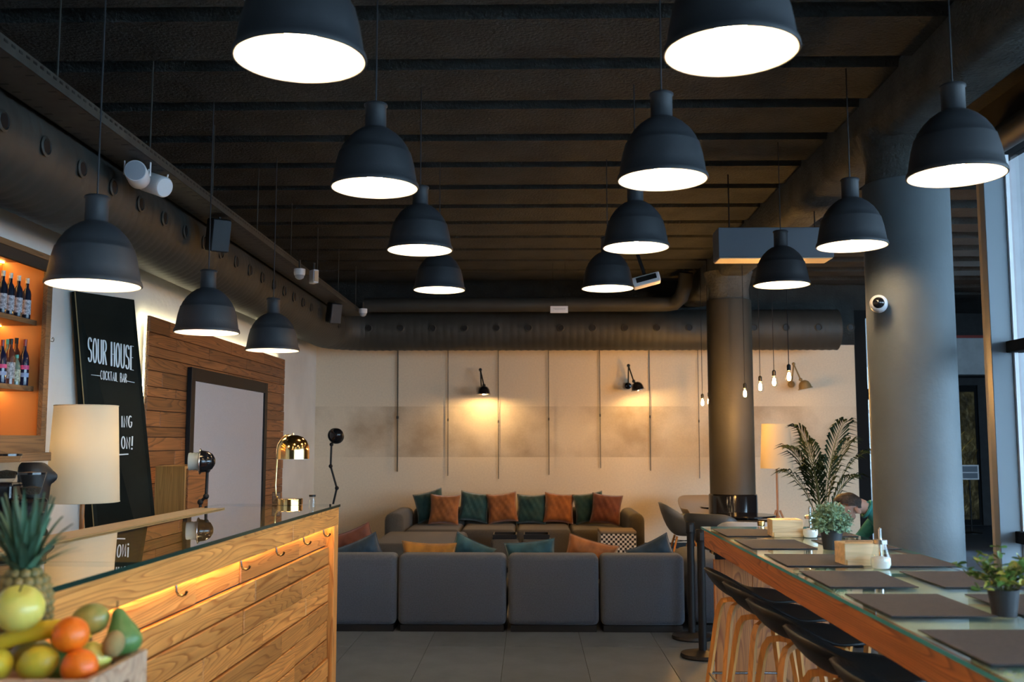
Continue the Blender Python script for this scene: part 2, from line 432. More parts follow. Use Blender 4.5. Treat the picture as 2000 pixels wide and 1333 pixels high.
def fruit_mat(name, c1, c2, rough=.4, scale=3.0, bump=.1):
    m, nt, N, L, b = nt_mat(name)
    tc = N.new('ShaderNodeTexCoord'); nz = N.new('ShaderNodeTexNoise'); nz.inputs['Scale'].default_value = scale * 5
    L.new(tc.outputs['Object'], nz.inputs['Vector'])
    r = N.new('ShaderNodeValToRGB'); r.color_ramp.elements[0].position = .35; r.color_ramp.elements[1].position = .65
    r.color_ramp.elements[0].color = (*c1, 1); r.color_ramp.elements[1].color = (*c2, 1)
    L.new(nz.outputs[0], r.inputs[0]); L.new(r.outputs[0], b.inputs['Base Color']); b.inputs['Roughness'].default_value = rough
    n2 = N.new('ShaderNodeTexNoise'); n2.inputs['Scale'].default_value = 220; L.new(tc.outputs['Object'], n2.inputs['Vector'])
    bp = N.new('ShaderNodeBump'); bp.inputs['Strength'].default_value = bump; bp.inputs['Distance'].default_value = .003
    L.new(n2.outputs[0], bp.inputs['Height']); L.new(bp.outputs[0], b.inputs['Normal'])
    return m
M['orange'] = fruit_mat('orange_peel', (0.78, 0.12, 0.004), (0.86, 0.19, 0.008), .38, bump=.4)
M['apple'] = fruit_mat('apple_skin', (0.54, 0.52, 0.09), (0.68, 0.58, 0.13), .3)
M['mango'] = fruit_mat('mango_skin', (0.16, 0.20, 0.05), (0.36, 0.24, 0.05), .35)
M['pear'] = fruit_mat('pear_skin', (0.055, 0.15, 0.035), (0.12, 0.22, 0.06), .4)
M['kiwi'] = fruit_mat('kiwi_skin', (0.24, 0.16, 0.06), (0.34, 0.24, 0.09), .9)
M['lemon'] = fruit_mat('lemon_peel', (0.66, 0.45, 0.025), (0.52, 0.44, 0.04), .38, bump=.4)
M['banana'] = fruit_mat('banana_peel', (0.76, 0.48, 0.02), (0.66, 0.44, 0.025), .45)
M['pine_body'] = fruit_mat('pineapple_rind', (0.07, 0.06, 0.015), (0.04, 0.055, 0.012), .6)
M['pine_eye'] = fruit_mat('pineapple_eye', (0.30, 0.19, 0.06), (0.08, 0.09, 0.025), .6)
M['pine_leaf'] = pbr('pineapple_leaf', (0.06, 0.14, 0.085), 0.45, var=.3, vscale=12, objrand=.4)

# ------------------------------------------------------------------ setting
CEIL = 4.0
XL, YB, XR = -3.24, 15.0, 3.40
# floor slab and stone tiles
floor = struct(part('floor', bbox(-3.3, 11.2, -4.2, 19.2, -0.06, -0.004), M['grout']))
tw, tl = 0.6, 1.2
bmt = bbox(-tw/2 + .002, tw/2 - .002, -tl/2 + .002, tl/2 - .002, -.012, 0.0, .0015, 1)
tile_me = mesh(bmt, 'floor_tile', M['tile'])
for i in range(-5, 9):
    for j in range(-3, 7):
        x = -.197 + tw * (i + .5); y = 6.73 + tl * (j + .5)
        if x - .3 < -3.3 or y > 15: continue
        new_obj('floor_tile', tile_me, floor, (x, y, 0))
# far hall floor finish joins one polished slab
struct(part('floor_hall', bbox(5.3, 11.0, 7.5, 19.0, -.004, .001), M['tile']))

# ceiling
ceiling = struct(part('ceiling', bbox(-3.3, 11.2, -4.2, 19.2, CEIL, CEIL + .15), M['ceiling']))
bmr = bmesh.new()
vsr = []
for x in (XL, 2.30):
    vsr.append([bmr.verts.new((x, y, z)) for y, z in ((-.30, .01), (-.27, -.085), (.26, -.10), (.30, .01))])
for k in range(3):
    bmr.faces.new((vsr[0][k], vsr[0][k+1], vsr[1][k+1], vsr[1][k]))
bmr.faces.new(vsr[0]); bmr.faces.new(vsr[1][::-1])
bmesh.ops.recalc_face_normals(bmr, faces=bmr.faces[:])
bmesh.ops.subdivide_edges(bmr, edges=[e for e in bmr.edges if abs(e.verts[0].co.x - e.verts[1].co.x) > 1], cuts=20)
rib_me = mesh(bmr, 'ceiling_rib', M['ceiling'])
yr = pt(1000, 114, Z=CEIL - .10).y - .26
for k in range(-12, 13):
    y = yr + .75 * k
    if -3.8 < y < 14.3:
        new_obj('ceiling_rib', rib_me, ceiling, (0, y, CEIL))
bmr = bbox(2.75, 11, -.2, .2, -.09, .01); rib2 = mesh(bmr, 'ceiling_rib', M['ceiling'])
for k in range(9, 23):
    y = yr + .75 * (k - 8)
    if 7.6 < y < 18.6: new_obj('ceiling_rib', rib2, ceiling, (0, y, CEIL))
# long downstand beam over the columns
bmb = bbox(2.30, 2.66, -4.1, 14.9, 3.58, CEIL + .01, .07, 3)
struct(part('ceiling_beam', bmb, M['beam'], smooth=40))

def wall(name, x0, x1, y0, y1, z0, z1, m):
    return struct(part(name, bbox(x0, x1, y0, y1, z0, z1), m))
wall('wall_left', XL - .15, XL, -4.2, YB + .15, 0, CEIL + .15, M['wall_white'])
wall('wall_back', XL, 4.88, YB, YB + .15, 0, CEIL + .15, M['back_wall'])
wall('wall_front', XL, XR + .2, -4.2, -4.05, 0, CEIL + .15, M['dark_wall'])
wall('wall_back_upper', XL, 4.88, YB - .03, YB - .001, 3.02, CEIL, M['ceiling'])
wall('wall_left_upper', XL + .001, XL + .03, -4.0, YB - .04, 3.12, CEIL, M['ceiling'])
struct(part('baseboard_back', bbox(XL, 4.88, YB - .02, YB, 0, .085, .004), M['black']))
struct(part('baseboard_left', bbox(XL, XL + .02, 6.4, YB - .02, 0, .085, .004), M['black']))
# back-corner window
wn = struct(part('window_2', bbox(4.88, 5.06, YB, YB + .12, 0, 3.55, .004), M['frame_dark']))
part('window_frame', bbox(5.06, 6.15, YB + .02, YB + .10, 2.20, 2.36, .004), M['frame_dark'], wn)
part('window_frame', bbox(5.06, 6.15, YB + .02, YB + .10, 3.43, 3.55, .004), M['frame_dark'], wn)
part('window_frame', bbox(5.06, 6.15, YB + .02, YB + .10, 0, .12, .004), M['frame_dark'], wn)
part('window_frame', bbox(5.13, 5.17, YB + .03, YB + .09, 0.12, 3.43, .004), M['frame_light'], wn)
part('pane', bbox(5.06, 6.15, YB + .055, YB + .065, .12, 2.2), M['pane'], wn)
part('pane', bbox(5.06, 6.15, YB + .055, YB + .065, 2.36, 3.43), M['pane'], wn)
wall('wall_back_head', 4.88, 6.3, YB, YB + .15, 3.55, CEIL + .1, M['ceiling'])
# far hall
wall('wall_hall_side', 6.15, 6.30, YB, 19.1, 0, CEIL, M['dark_wall'])
wall('wall_hall_back', 6.30, 11.2, 19.0, 19.15, 0, CEIL, M['dark_wall'])
struct(part('trim_1', bbox(6.5, 10.8, 18.94, 18.995, 2.83, 3.52), M['hall_white']))
struct(part('trim_2', bbox(6.5, 10.8, 18.90, 18.995, 3.52, 3.57), pbr('red_strip', (0.30, .03, .02), .5)))
wall('wall_hall_right', 11.0, 11.15, 7.4, 19.1, 0, CEIL, M['dark_wall'])
# dark panelled doorway at the end of the hall
dr = struct(part('door_1', bbox(7.55, 8.86, 18.93, 18.99, 0.02, 2.80), M['frame_dark']))
part('door_frame', bbox(7.50, 8.92, 18.88, 18.94, 2.62, 2.76, .004), M['dark_wall'], dr)
part('door_frame', bbox(8.42, 8.60, 18.88, 18.94, 0.02, 2.62, .004), M['dark_wall'], dr)
pw = part('door_panel', bbox(7.75, 8.36, 18.90, 18.94, 0.12, 2.5, .004), pbr('bronze_relief', (.10, .065, .02), .35, metal=.6, var=.7, vscale=6, bump=.6, bscale=9), dr)
bmt = bmesh.new()
for k in range(16):
    a = random.uniform(-.9, .9); x = random.uniform(7.9, 8.3); z = random.uniform(.4, 1.7)
    l = random.uniform(.15, .45)
    tube(bmt, [(x, 18.89, z), (x + l * .5 * math.sin(a), 18.885, z + l * .5), (x + l * math.sin(a * 1.5), 18.89, z + l)], .005, 5)
part('branch_relief', bmt, pbr('gold_relief', (.55, .33, .08), .35, metal=.8), dr)

# glazed front (daylight side)
for k, y in enumerate((6.95, 5.2, 3.4, 1.6, -.2, -2.0, -3.9)):
    struct(part('window_mullion', bbox(3.20 if k == 0 else 3.30, 3.345 if k == 0 else 3.36, y - .02, y + (.06 if k == 0 else .22), 0, 3.75, .004), M['frame_grey']))
struct(part('trim_3', bbox(3.347, 3.372, 6.91, 6.99, 0, 3.6), pbr('white_trim', (.85, .86, .88), .5)))
w1 = struct(part('window_1', bbox(3.30, 3.42, -4.0, 6.95, 2.20, 2.28, .005), M['frame_dark']))
part('transom', bbox(3.30, 3.42, -4.0, 6.95, 0.90, 0.98, .005), M['frame_dark'], w1)
part('sill', bbox(3.28, 3.46, -4.0, 6.95, 0.0, 0.12, .005), M['frame_dark'], w1)
part('window_head', bbox(3.28, 3.46, -4.05, 7.2, 3.60, 3.74, .005), M['frame_dark'], w1)
for y0, y1 in ((5.42, 6.93), (3.62, 5.18), (1.82, 3.38), (.02, 1.58), (-1.78, -.22), (-3.68, -2.02)):
    for z0, z1 in ((.12, .90), (.98, 2.20), (2.28, 3.60)):
        part('pane', bbox(3.395, 3.405, y0, y1, z0, z1), M['pane'], w1)
# opening sash in the end bay with its hinges
s = part('sash', bbox(3.40, 3.44, 6.55, 6.62, .98, 2.20, .004), M['frame_light'], w1)
part('sash', bbox(3.40, 3.44, 5.45, 6.55, 2.13, 2.20, .004), M['frame_light'], w1)
for z in (2.06, 1.82):
    bm = bmesh.new(); lathe(bm, [(.014, -.06), (.014, .06)], 10)
    part('hinge', bm, M['frame_grey'], w1, 40, (3.385, 6.60, z))
wall('wall_right_head', 3.30, 3.46, -4.2, 7.2, 3.74, CEIL + .1, M['dark_wall'])
wall('wall_return', 3.36, 4.1, 7.17, 7.40, 0, CEIL + .4, M['outside_wall'])
wall('wall_return_end', 9.9, 11.2, 7.17, 7.40, 0, CEIL + .4, M['outside_wall'])
wall('wall_return_head', 4.1, 9.9, 7.17, 7.40, 3.7, CEIL + .4, M['outside_wall'])
w3 = struct(part('window_3', bbox(4.1, 9.9, 7.22, 7.34, 0, .12, .004), M['frame_dark']))
part('transom', bbox(4.1, 9.9, 7.22, 7.34, 2.20, 2.28, .004), M['frame_dark'], w3)
for x in (4.1, 6.0, 7.9, 9.82):
    part('mullion', bbox(x, x + .08, 7.2, 7.36, .12, 3.7, .004), M['frame_grey'], w3)
for x in (4.18, 6.08, 7.98):
    for z0, z1 in ((.12, 2.2), (2.28, 3.7)): part('pane', bbox(x, x + 1.82, 7.275, 7.285, z0, z1), M['pane'], w3)
struct(part('pavement_outside', bbox(3.46, 40, -25, 7.17, -.12, -.03), M['outside_ground']))
# service pipe along the glazing
pp = thing('ceiling_pipe', 'dark painted service pipe running along the top of the window front', 'pipe', (3.02, 0, 3.52))
bm = bmesh.new(); tube(bm, [(0, -4, 0), (0, 7.1, 0)], .085, 20); part('pipe_run', bm, M['duct'], pp, 40)
bm = bmesh.new(); tube(bm, [(.17, -4, .10), (.17, 7.1, .10)], .035, 12); part('conduit', bm, M['black'], pp, 40)

# round columns
M['column_shaded'] = pbr('column_shaded_paint', (0.055, 0.052, 0.042), 0.6, var=.10, vscale=3, bump=.1, bscale=30)  # far column's shade put into a darker copy of the column paint
def column(name, x, y, r, base):
    bm = bmesh.new(); lathe(bm, [(r, 0), (r, 3.30), (r * .97, 3.31)], 56, mi=0)
    c = struct(part(name, bm, M['column_shaded' if base else 'column'], None, 40, (x, y, 0)))
    bm = bmesh.new(); lathe(bm, [(r * .93, 3.30), (r * .9, 3.45), (r * 1.05, 3.62), (r * 1.1, 3.66)], 40)
    part('capital', bm, M['beam'], c, 60)
    if base:
        bm = bmesh.new(); lathe(bm, [(r + .02, .02), (r + .02, .93), (r + .012, .945), (r + .002, .95)], 56)
        part('base_sleeve', bm, M['black_gloss'], c, 40)
    return c
c1 = pt(1438, 800, D=12.2); c2 = pt(1768, 800, D=6.62)
CX = 2.46
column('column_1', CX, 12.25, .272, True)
column('column_2', 2.53, 6.62, .276, False)

# ------------------------------------------------------------------ ducts and ceiling services
DX, DZ, DR = -2.86, 3.17, .29
path = []
y = -3.9
while y < 13.62:
    path.append((DX, y)); y += .035
el = .60
for i in range(1, 24):
    a = math.pi - (math.pi / 2) * i / 24
    path.append((DX + el + el * math.cos(a), 13.65 + el * math.sin(a)))
x = DX + el
while x < 4.45:
    path.append((x, 13.65 + el)); x += .035
pts3, rads = [], []
for i, (x, y) in enumerate(path):
    pts3.append((x, y, DZ)); rads.append(DR + (.006 if i % 3 == 0 else 0))
rads[-1] = .20
duct = thing('air_duct', 'large grey spiral air duct running along the bar wall and across the back', 'duct', (0, 0, 0))
bm = bmesh.new(); tube(bm, pts3, rads, 30); part('duct_run', bm, M['duct'], duct, 50)
bmn = bmesh.new(); lathe(bmn, [(.050, 0), (.056, .012), (.044, .018), (.040, .008), (.0, .006)], 18)
noz = mesh(bmn, 'nozzle', [M['duct']], 40)
bmn = bmesh.new(); lathe(bmn, [(.036, .006), (.036, .0105), (.0, .0105)], 18)
nozd = mesh(bmn, 'nozzle_hole', [M['black']], 40)
for k in range(24):
    yy = 4.25 + .43 * k
    if yy > 13.4: break
    o = new_obj('nozzle', noz, duct, (DX + DR - .004, yy, DZ - .02), (0, R(90), 0))
    new_obj('nozzle_hole', nozd, o, (0, 0, .004))
x0 = pt(720, 655, Y=13.96).x
for k in range(17):
    o = new_obj('nozzle', noz, duct, (x0 + .452 * k, 13.65 + el - DR + .004, DZ), (R(90), 0, 0))
    new_obj('nozzle_hole', nozd, o, (0, 0, .004))
# second pipe above the back duct
bp = thing('insulated_pipe', 'dark insulated pipe along the back above the duct', 'pipe', (0, 0, 0))
bm = bmesh.new()
tube(bm, [(-2.3, 13.72, 3.47), (1.9, 13.72, 3.47), (2.0, 13.70, 3.48), (2.08, 13.6, 3.55), (2.12, 13.5, 3.7), (2.13, 13.45, 3.87)], .10, 16)
part('pipe_run', bm, M['duct'], bp, 60)
# cable tray
tr = thing('cable_tray', 'perforated metal cable tray hung beneath the ceiling beside the duct', 'cable tray', (-2.43, 0, 3.30))
part('tray_base', bbox(-.13, .13, -3.9, 13.6, 0, .006), M['tray'], tr)
part('tray_side', bbox(.125, .131, -3.9, 13.6, 0, .065), M['tray'], tr)
part('tray_side', bbox(-.131, -.125, -3.9, 13.6, 0, .065), M['tray'], tr)
bmh = bbox(.1255, .1325, -.016, .016, -.006, .006); slot = mesh(bmh, 'slot', M['black'])
for k in range(150):
    new_obj('slot', slot, tr, (0, 3.4 + .065 * k, .045))
bmh = bbox(-.02, .02, -.006, .006, -.0012, .0); slot2 = mesh(bmh, 'slot', M['black'])
for k in range(70):
    for xx in (-.09, .09): new_obj('slot', slot2, tr, (xx, 3.6 + .11 * k, 0))
hang = mesh(tube(bmesh.new(), [(0, 0, .06), (0, 0, .70)], .005, 6), 'hanger_rod', M['tray'])
for k in range(9): new_obj('hanger_rod', hang, tr, (.11, 3.5 + 1.2 * k, 0))
bm = bmesh.new(); tube(bm, [(-.05, -3.8, .03), (-.03, 3, .03), (-.06, 6, .035), (-.04, 13.5, .03)], .02, 8); part('cable', bm, M['black'], tr, 60)

# cylinder speakers on the tray
def speaker_can(label, px, py, D, rot):
    p = pt(px, py, D=D)
    t = thing('ceiling_speaker', label, 'speaker', p)
    t.rotation_euler = rot
    bm = bmesh.new(); lathe(bm, [(.0, -.10), (.058, -.10), (.066, -.09), (.066, .10), (.062, .105)], 32); part('body', bm, M['white_plastic'], t, 40)
    bm = bmesh.new(); lathe(bm, [(.060, .100), (.058, .108), (.0, .110)], 32); part('grille', bm, M['grey_mesh'], t, 40)
    bm = bmesh.new(); tube(bm, [(.0, .070, 0), (.0, .075, .0), (-.14, .075, 0), (-.14, -.075, 0), (0, -.075, 0), (0, -.070, 0)], .006, 6); part('bracket', bm, M['white_plastic'], t, 40)
    return t
speaker_can('white cylinder speaker with grey front grille in a bracket below the cable tray', 268, 342, 6.1, (0, R(90), R(-75)))
speaker_can('white cylinder speaker turned sideways behind the grille-fronted one', 303, 360, 6.35, (R(0), R(70), R(150)))
# black wall speakers hung near the duct
for (px, py, D, s, lb) in ((426, 460, 7.6, .85, 'black loudspeaker hung over the duct above the second bar pendant'), (652, 612, 12.3, .85, 'small black loudspeaker at the duct elbow near the back')):
    p = pt(px, py, D=D)
    t = thing('black_speaker', lb, 'speaker', p); t.rotation_euler = (R(12), 0, R(35))
    part('cabinet', bbox(-.09 * s, .09 * s, -.09 * s, .09 * s, -.15 * s, .15 * s, .02), M['black'], t)
    part('grille', bbox(-.08 * s, .08 * s, -.10 * s, -.088 * s, -.14 * s, .14 * s, .005), M['black_rubber'], t)
    bm = bmesh.new(); tube(bm, [(0, 0, .14 * s), (0, 0, .141)], .012, 6); part('bracket', bm, M['black'], t)
# small ceiling devices
def small_dev(name, label, cat, px, py, D, kind):
    t = thing(name, label, cat, pt(px, py, D=D))
    if kind == 'dome':
        bm = bmesh.new(); lathe(bm, [(.055, .05), (.055, .01), (.05, -.01)], 24); part('housing', bm, M['white_plastic'], t, 40)
        bm = bmesh.new(); lathe(bm, [(.046, -.01), (.04, -.035), (.02, -.05), (0, -.054)], 24); part('dome', bm, M['grey_mesh'], t, 60)
    else:
        part('housing', bbox(-.05, .05, -.03, .03, -.07, .07, .008), M['white_plastic'], t)
        part('lens', bbox(.045, .056, -.022, .022, -.055, .055, .004), pbr('amber_lens', (.6, .45, .3), .3), t)
        t.rotation_euler = (0, 0, R(-50))
    bm = bmesh.new(); tube(bm, [(0, 0, .04), (0, 0, .14)], .012, 6); part('mount', bm, M['tray'], t)
small_dev('smoke_detector', 'small white round detector under the cable tray beside the emergency light', 'detector', 585, 536, 9.6, 'dome')
small_dev('emergency_light', 'small white boxy emergency light under the cable tray', 'light', 613, 541, 10.2, 'box')
small_dev('motion_sensor', 'tiny white sensor at the end of the cable tray by the back duct', 'sensor', 709, 611, 13.2, 'dome')

# exit plate
p = pt(1092, 605, D=13.0)
t = thing('ceiling_sign', 'small white plate sign hung in front of the back duct', 'sign', p)
part('plate', bbox(-.115, .115, -.012, .012, -.045, .045, .004), M['white_plastic'], t)
bm = bmesh.new(); box(bm, -.08, .085, -.0145, -.012, .008, .013); box(bm, -.06, .08, -.0145, -.012, -.002, .002); part('marking', bm, M['grey_mesh'], t)
bm = bmesh.new(); box(bm, -.065, -.058, -.0145, -.012, -.022, -.004); box(bm, -.072, -.051, -.0145, -.012, -.016, -.010); part('cross_mark', bm, M['chalk'], t)
for xx in (-.08, .08):
    bm = bmesh.new(); tube(bm, [(xx, 0, .04), (xx, 0, CEIL - p.z)], .003, 6); part('hanger', bm, M['black'], t)

# projector
p = pt(1262, 549, D=9.3)
t = thing('projector', 'white projector hung from the ceiling behind a pendant lamp', 'projector', p)
t.rotation_euler = (R(4), R(-14), R(-8))
part('body', bbox(-.13, .13, -.16, .16, -.045, .045, .012), M['white_plastic'], t)
part('grille', bbox(-.09, .10, -.166, -.155, -.012, .034, .002), M['chrome_dark'], t)
bm = bmesh.new(); lathe(bm, [(.035, 0), (.035, .03), (.028, .034), (0, .03)], 20); part('lens', bm, M['black_gloss'], t, 40, (.06, .16, 0), (R(-90), 0, 0))
bm = bmesh.new(); tube(bm, [(0, 0, .04), (-.03, 0, .52)], .018, 10); part('mount', bm, M['black'], t, 40)

# hanging grey box above the table
pa = pt(1404, 503, D=8.5)
t = thing('air_curtain', 'grey rectangular box hung below the ceiling between two table pendants', 'air unit', (pa.x, pa.y, pa.z))
part('casing', bbox(0, .98, 0, .27, 0, .26, .006), M['grey_box'], t)
part('underside', bbox(.01, .97, .01, .26, -.008, .002), M['box_under'], t)
for xx in (.12, .86):
    bm = bmesh.new(); tube(bm, [(xx, .13, .25), (xx, .13, CEIL - pa.z)], .006, 6); part('hanger', bm, M['black'], t)

# security camera on column 2
p = pt(1716, 593, Y=6.40)
t = thing('security_camera', 'white dome security camera fixed to the near round column', 'camera', (p.x, p.y, p.z)); t.rotation_euler = (R(90), 0, R(-20))
bm = bmesh.new(); lathe(bm, [(.0, -.06), (.055, -.06), (.056, .0), (.052, .02), (.040, .035), (.036, .036)], 32); part('housing', bm, M['white_plastic'], t, 40)
bm = bmesh.new(); lathe(bm, [(.037, .032), (.034, .048), (.02, .062), (0, .068)], 24); part('dome', bm, M['black_gloss'], t, 60)

# ------------------------------------------------------------------ pendant lamps
def pendant_proto():
    t = thing('pendant_lamp', 'x', 'lamp', (0, 0, 0), 0, 'black dome pendants')
    out = [(.0, .42), (.050, .42), (.057, .415), (.058, .408), (.052, .402), (.052, .30), (.056, .292), (.075, .286), (.105, .265), (.135, .235), (.160, .198), (.172, .170), (.176, .168), (.178, .160), (.190, .115), (.199, .065), (.205, .025), (.211, .018), (.214, .010), (.216, .0), (.214, -.006)]
    inn = [(.208, -.006), (.203, .0), (.197, .03), (.190, .075), (.176, .135), (.160, .185), (.130, .228), (.095, .262), (.05, .28), (.0, .282)]
    bm = bmesh.new(); lathe(bm, out + inn[:1], 48); bmesh.ops.delete(bm, geom=[f for f in bm.faces if len(f.verts) > 4], context='FACES_ONLY')
    part('shade', bm, M['black_rubber'], t, 50)
    bm = bmesh.new(); lathe(bm, inn, 48); bmesh.ops.delete(bm, geom=[f for f in bm.faces if len(f.verts) > 4], context='FACES_ONLY')
    bmesh.ops.reverse_faces(bm, faces=bm.faces[:])
    part('shade_lining', bm, M['shade_in'], t, 60)
    b = part('bulb', sphere_bm(.052, 20, 12), M['bulb'], t, 180, (0, 0, .085))
    bm = bmesh.new(); lathe(bm, [(.022, 0), (.022, .14), (.03, .145)], 16); part('socket', bm, M['white_plastic'], t, 40, (0, 0, .135))
    bm = bmesh.new(); tube(bm, [(0, 0, .41), (0, 0, CEIL - .02)], .0045, 6)   # trimmed below per lamp
    return t
PROTO = pendant_proto()
first = [True]
def cord(t, z):
    bm = bmesh.new(); tube(bm, [(0, 0, .41), (0, 0, CEIL - z + .02)], .0042, 6); part('cord', bm, M['black_rubber'], t)
def pendant(loc, label):
    if first[0]:
        first[0] = False; t = PROTO; t.location = loc; t['label'] = label
    else:
        t = copy_tree(PROTO, label, loc)
    return t
made = []
for row, Z, pts_ in (('over the bar counter', 2.32, [(183, 556), (404, 649), (532, 684)]),
                     ('in the aisle row nearer the bar', 2.83, [(586, 114), (732, 366), (820, 488), (858, 566)]),
                     ('in the aisle row nearer the table', 2.83, [(1428, 100), (1294, 350), (1242, 483), (1187, 563)]),
                     ('over the glass table', 2.79, [(1868, 342), (1664, 480), (1527, 556)])):
    n = len(pts_)
    for i, (px, py) in enumerate(pts_):
        p = pt(px, py, Z=Z)
        t = pendant(p, 'black dome pendant lamp %s, %s from the sofa end' % (row, ORD[n - 1 - i]))
        made.append((t, Z))
# unseen pendants added behind the camera to throw light on the bar
for x in (-.72, .62):
    for y in (1.5, -.1):
        t = pendant((x, y, 2.83), 'added unseen black dome pendant lamp near the entrance, %s in the %s row' % ('first' if y > 1 else 'last', 'bar-side' if x < 0 else 'table-side')); made.append((t, 2.83))
for t, z in made: cord(t, z)

# filament bulbs by the far column
for i, (px, py, D) in enumerate(((1541, 735, 9.3), (1512, 745, 9.9), (1485, 755, 10.5), (1455, 768, 11.2), (1385, 783, 12.7), (1372, 786, 13.2))):
    p = pt(px, py, D=D)
    t = thing('hanging_bulb', 'bare glowing filament bulb on a cord by the far column, %s from the glass table' % ORD[i], 'light bulb', p, 0, 'filament bulbs by the column')
    bm = bmesh.new(); lathe(bm, [(0, -.06), (.012, -.058), (.026, -.045), (.032, -.025), (.030, 0), (.022, .025), (.015, .045), (.013, .055)], 18)
    part('glass', bm, M['clear'], t, 60)
    bm = bmesh.new(); lathe(bm, [(0, -.045), (.012, -.04), (.018, -.02), (.014, .015), (.006, .035)], 12); part('filament', bm, M['filament'], t, 60)
    bm = bmesh.new(); lathe(bm, [(.015, .048), (.019, .052), (.019, .10), (.008, .112)], 14); part('socket', bm, M['black'], t, 40)
    bm = bmesh.new(); tube(bm, [(0, 0, .11), (0, 0, CEIL - p.z)], .004, 6); part('cord', bm, M['black'], t)

# ------------------------------------------------------------------ bar counter
bar = thing('bar_counter', 'long bar counter clad in warm fir planks with a glass top', 'bar counter', (-1.20, 6.3, 0), -math.atan(.0334))
part('carcass', bbox(-.72, -.062, -5.2, -.02, 0.0, 1.085), M['dark_wall'], bar)
part('top_board', bbox(-.76, 0.0, -5.2, 0.0, 1.165, 1.18), M['bar_wood'], bar)
for y0, y1 in ((-5.2, -3.9), (-3.895, -1.06), (-1.055, 0.0)):
    ym = (y0 + y1) / 2; part('apron', bbox(-.03, 0, y0 - ym, y1 - ym, 1.072, 1.1645, .002, 1), M['bar_wood'], bar, None, (0, ym, 0))
part('end_post', bbox(-.062, -.001, -.105, 0, 0, 1.071, .003), M['bar_wood_v'], bar)
part('end_panel', bbox(-.72, -.064, -.019, 0, 0, 1.165, .002), M['bar_wood_v'], bar)
z = 1.071
for c in range(10):
    h = .120 if c == 0 else .112
    z0 = max(z - h, .004)
    y = -5.2 + random.uniform(-.6, 0); xf = -.048 if c == 0 else -.030
    while y < -.107:
        l = random.choice((.55, .8, 1.0, 1.3, 1.7)); y1 = min(y + l, -.107)
        if -.107 - y1 < .25: y1 = -.107
        ya = max(y, -5.2); dx = random.uniform(-.006, .005)
        if y1 > ya + .02:
            ym = (ya + y1) / 2
            part('plank', bbox(-.061, xf + dx, ya - ym + .0012, y1 - ym - .0012, z0 - (z0 + z) / 2 + .003, z - (z0 + z) / 2 - .003, .004, 1), M['bar_wood'], bar, None, (0, ym, (z0 + z) / 2))
        y = y1
        if y >= -.108: break
    z -= h
    if z < .02: break
part('led_strip', bbox(-.047, -.036, -5.1, -.12, 1.066, 1.071), M['led'], bar)
seam = -2.98
for y0, y1 in ((-5.2, seam - .002), (seam + .002, .006)):
    bm = bmesh.new()
    box(bm, -.765, .008, y0, y1, 1.1815, 1.197)
    for f in bm.faces: f.material_index = 0 if abs(f.normal.z) > .5 or False else 1
    bm.normal_update()
    for f in bm.faces: f.material_index = 0 if abs(f.normal.z) > .5 else 1
    part('glass_sheet', bm, [M['glass_bar'], M['glass_bar_edge']], bar)
mt = thing('drip_mat', 'long perforated bar mat along the back edge of the bar top', 'bar mat', (-1.20, 6.3, 1.1975), -math.atan(.0334))
part('mat_sheet', bbox(-.75, -.58, -4.6, -.45, 0, .004), M['drip'], mt)
part('mat_rim', bbox(-.582, -.574, -4.6, -.45, 0, .007, .001), M['gold_edge'], mt)
bmk = bmesh.new(); tube(bmk, [(0, 0, 0), (.004, 0, -.03), (.012, 0, -.042), (.026, 0, -.046), (.038, 0, -.040), (.043, 0, -.028)], [.0045, .0045, .005, .005, .005, .0055], 8)
hook_me = mesh(bmk, 'hook', M['chrome_dark'], 60)
for k, yy in enumerate((-.26, -.72, -1.25, -1.80, -2.55, -3.35, -4.1, -4.8)):
    new_obj('hook', hook_me, bar, (-.034, yy, 1.068))

# things on the bar
bx = lambda px, py, z=1.198: pt(px, py, Z=z)
p = bx(566, 986)
t = thing('brass_table_lamp', 'polished brass table lamp with dome shade standing on the bar', 'table lamp', (p.x, p.y, 1.1985), R(-4))
bm = bmesh.new(); lathe(bm, [(.079, 0), (.079, .034), (.076, .037), (.0, .037)], 40); part('base', bm, M['brass'], t, 30)
bm = bmesh.new(); tube(bm, [(-.076, 0, .035), (-.090, 0, .06), (-.094, 0, .12), (-.088, 0, .28)] + [(-.082, 0, .35)] + arc((-.005, 0, .355), .077, 175, 95, 8), .006, 10); part('stem', bm, M['brass'], t, 60)
dome = [(.0, .432), (.03, .430), (.062, .418), (.086, .394), (.099, .362), (.102, .33), (.102, .282)]
bm = bmesh.new(); lathe(bm, dome, 48); bmesh.ops.delete(bm, geom=[f for f in bm.faces if len(f.verts) > 4], context='FACES_ONLY'); part('shade', bm, M['brass'], t, 60, (.012, 0, 0))
bm = bmesh.new(); lathe(bm, [(r_ - .002 if r_ > .01 else r_, z_ - .002) for r_, z_ in dome], 48); bmesh.ops.delete(bm, geom=[f for f in bm.faces if len(f.verts) > 4], context='FACES_ONLY'); bmesh.ops.reverse_faces(bm, faces=bm.faces[:])
part('shade_lining', bm, M['shade_in'], t, 60, (.012, 0, 0))
bm = bmesh.new(); lathe(bm, [(.006, .43), (.006, .443), (0, .445)], 10); part('finial', bm, M['brass'], t, 60, (.012, 0, 0))
part('bulb', sphere_bm(.022, 12, 8), emit('desk_bulb', (1, .78, .5), 30), t, 180, (.012, 0, .345))
p = pt(547, 985, Z=1.2)
t = thing('card_holder', 'small dark framed card standing behind the brass lamp', 'card', (p.x - .03, p.y + .02, 1.1985), R(10))
part('card', bbox(-.022, .022, -.002, .002, 0, .07), pbr('card_print', (.10, .07, .05), .5, var=.8, vscale=60), t)
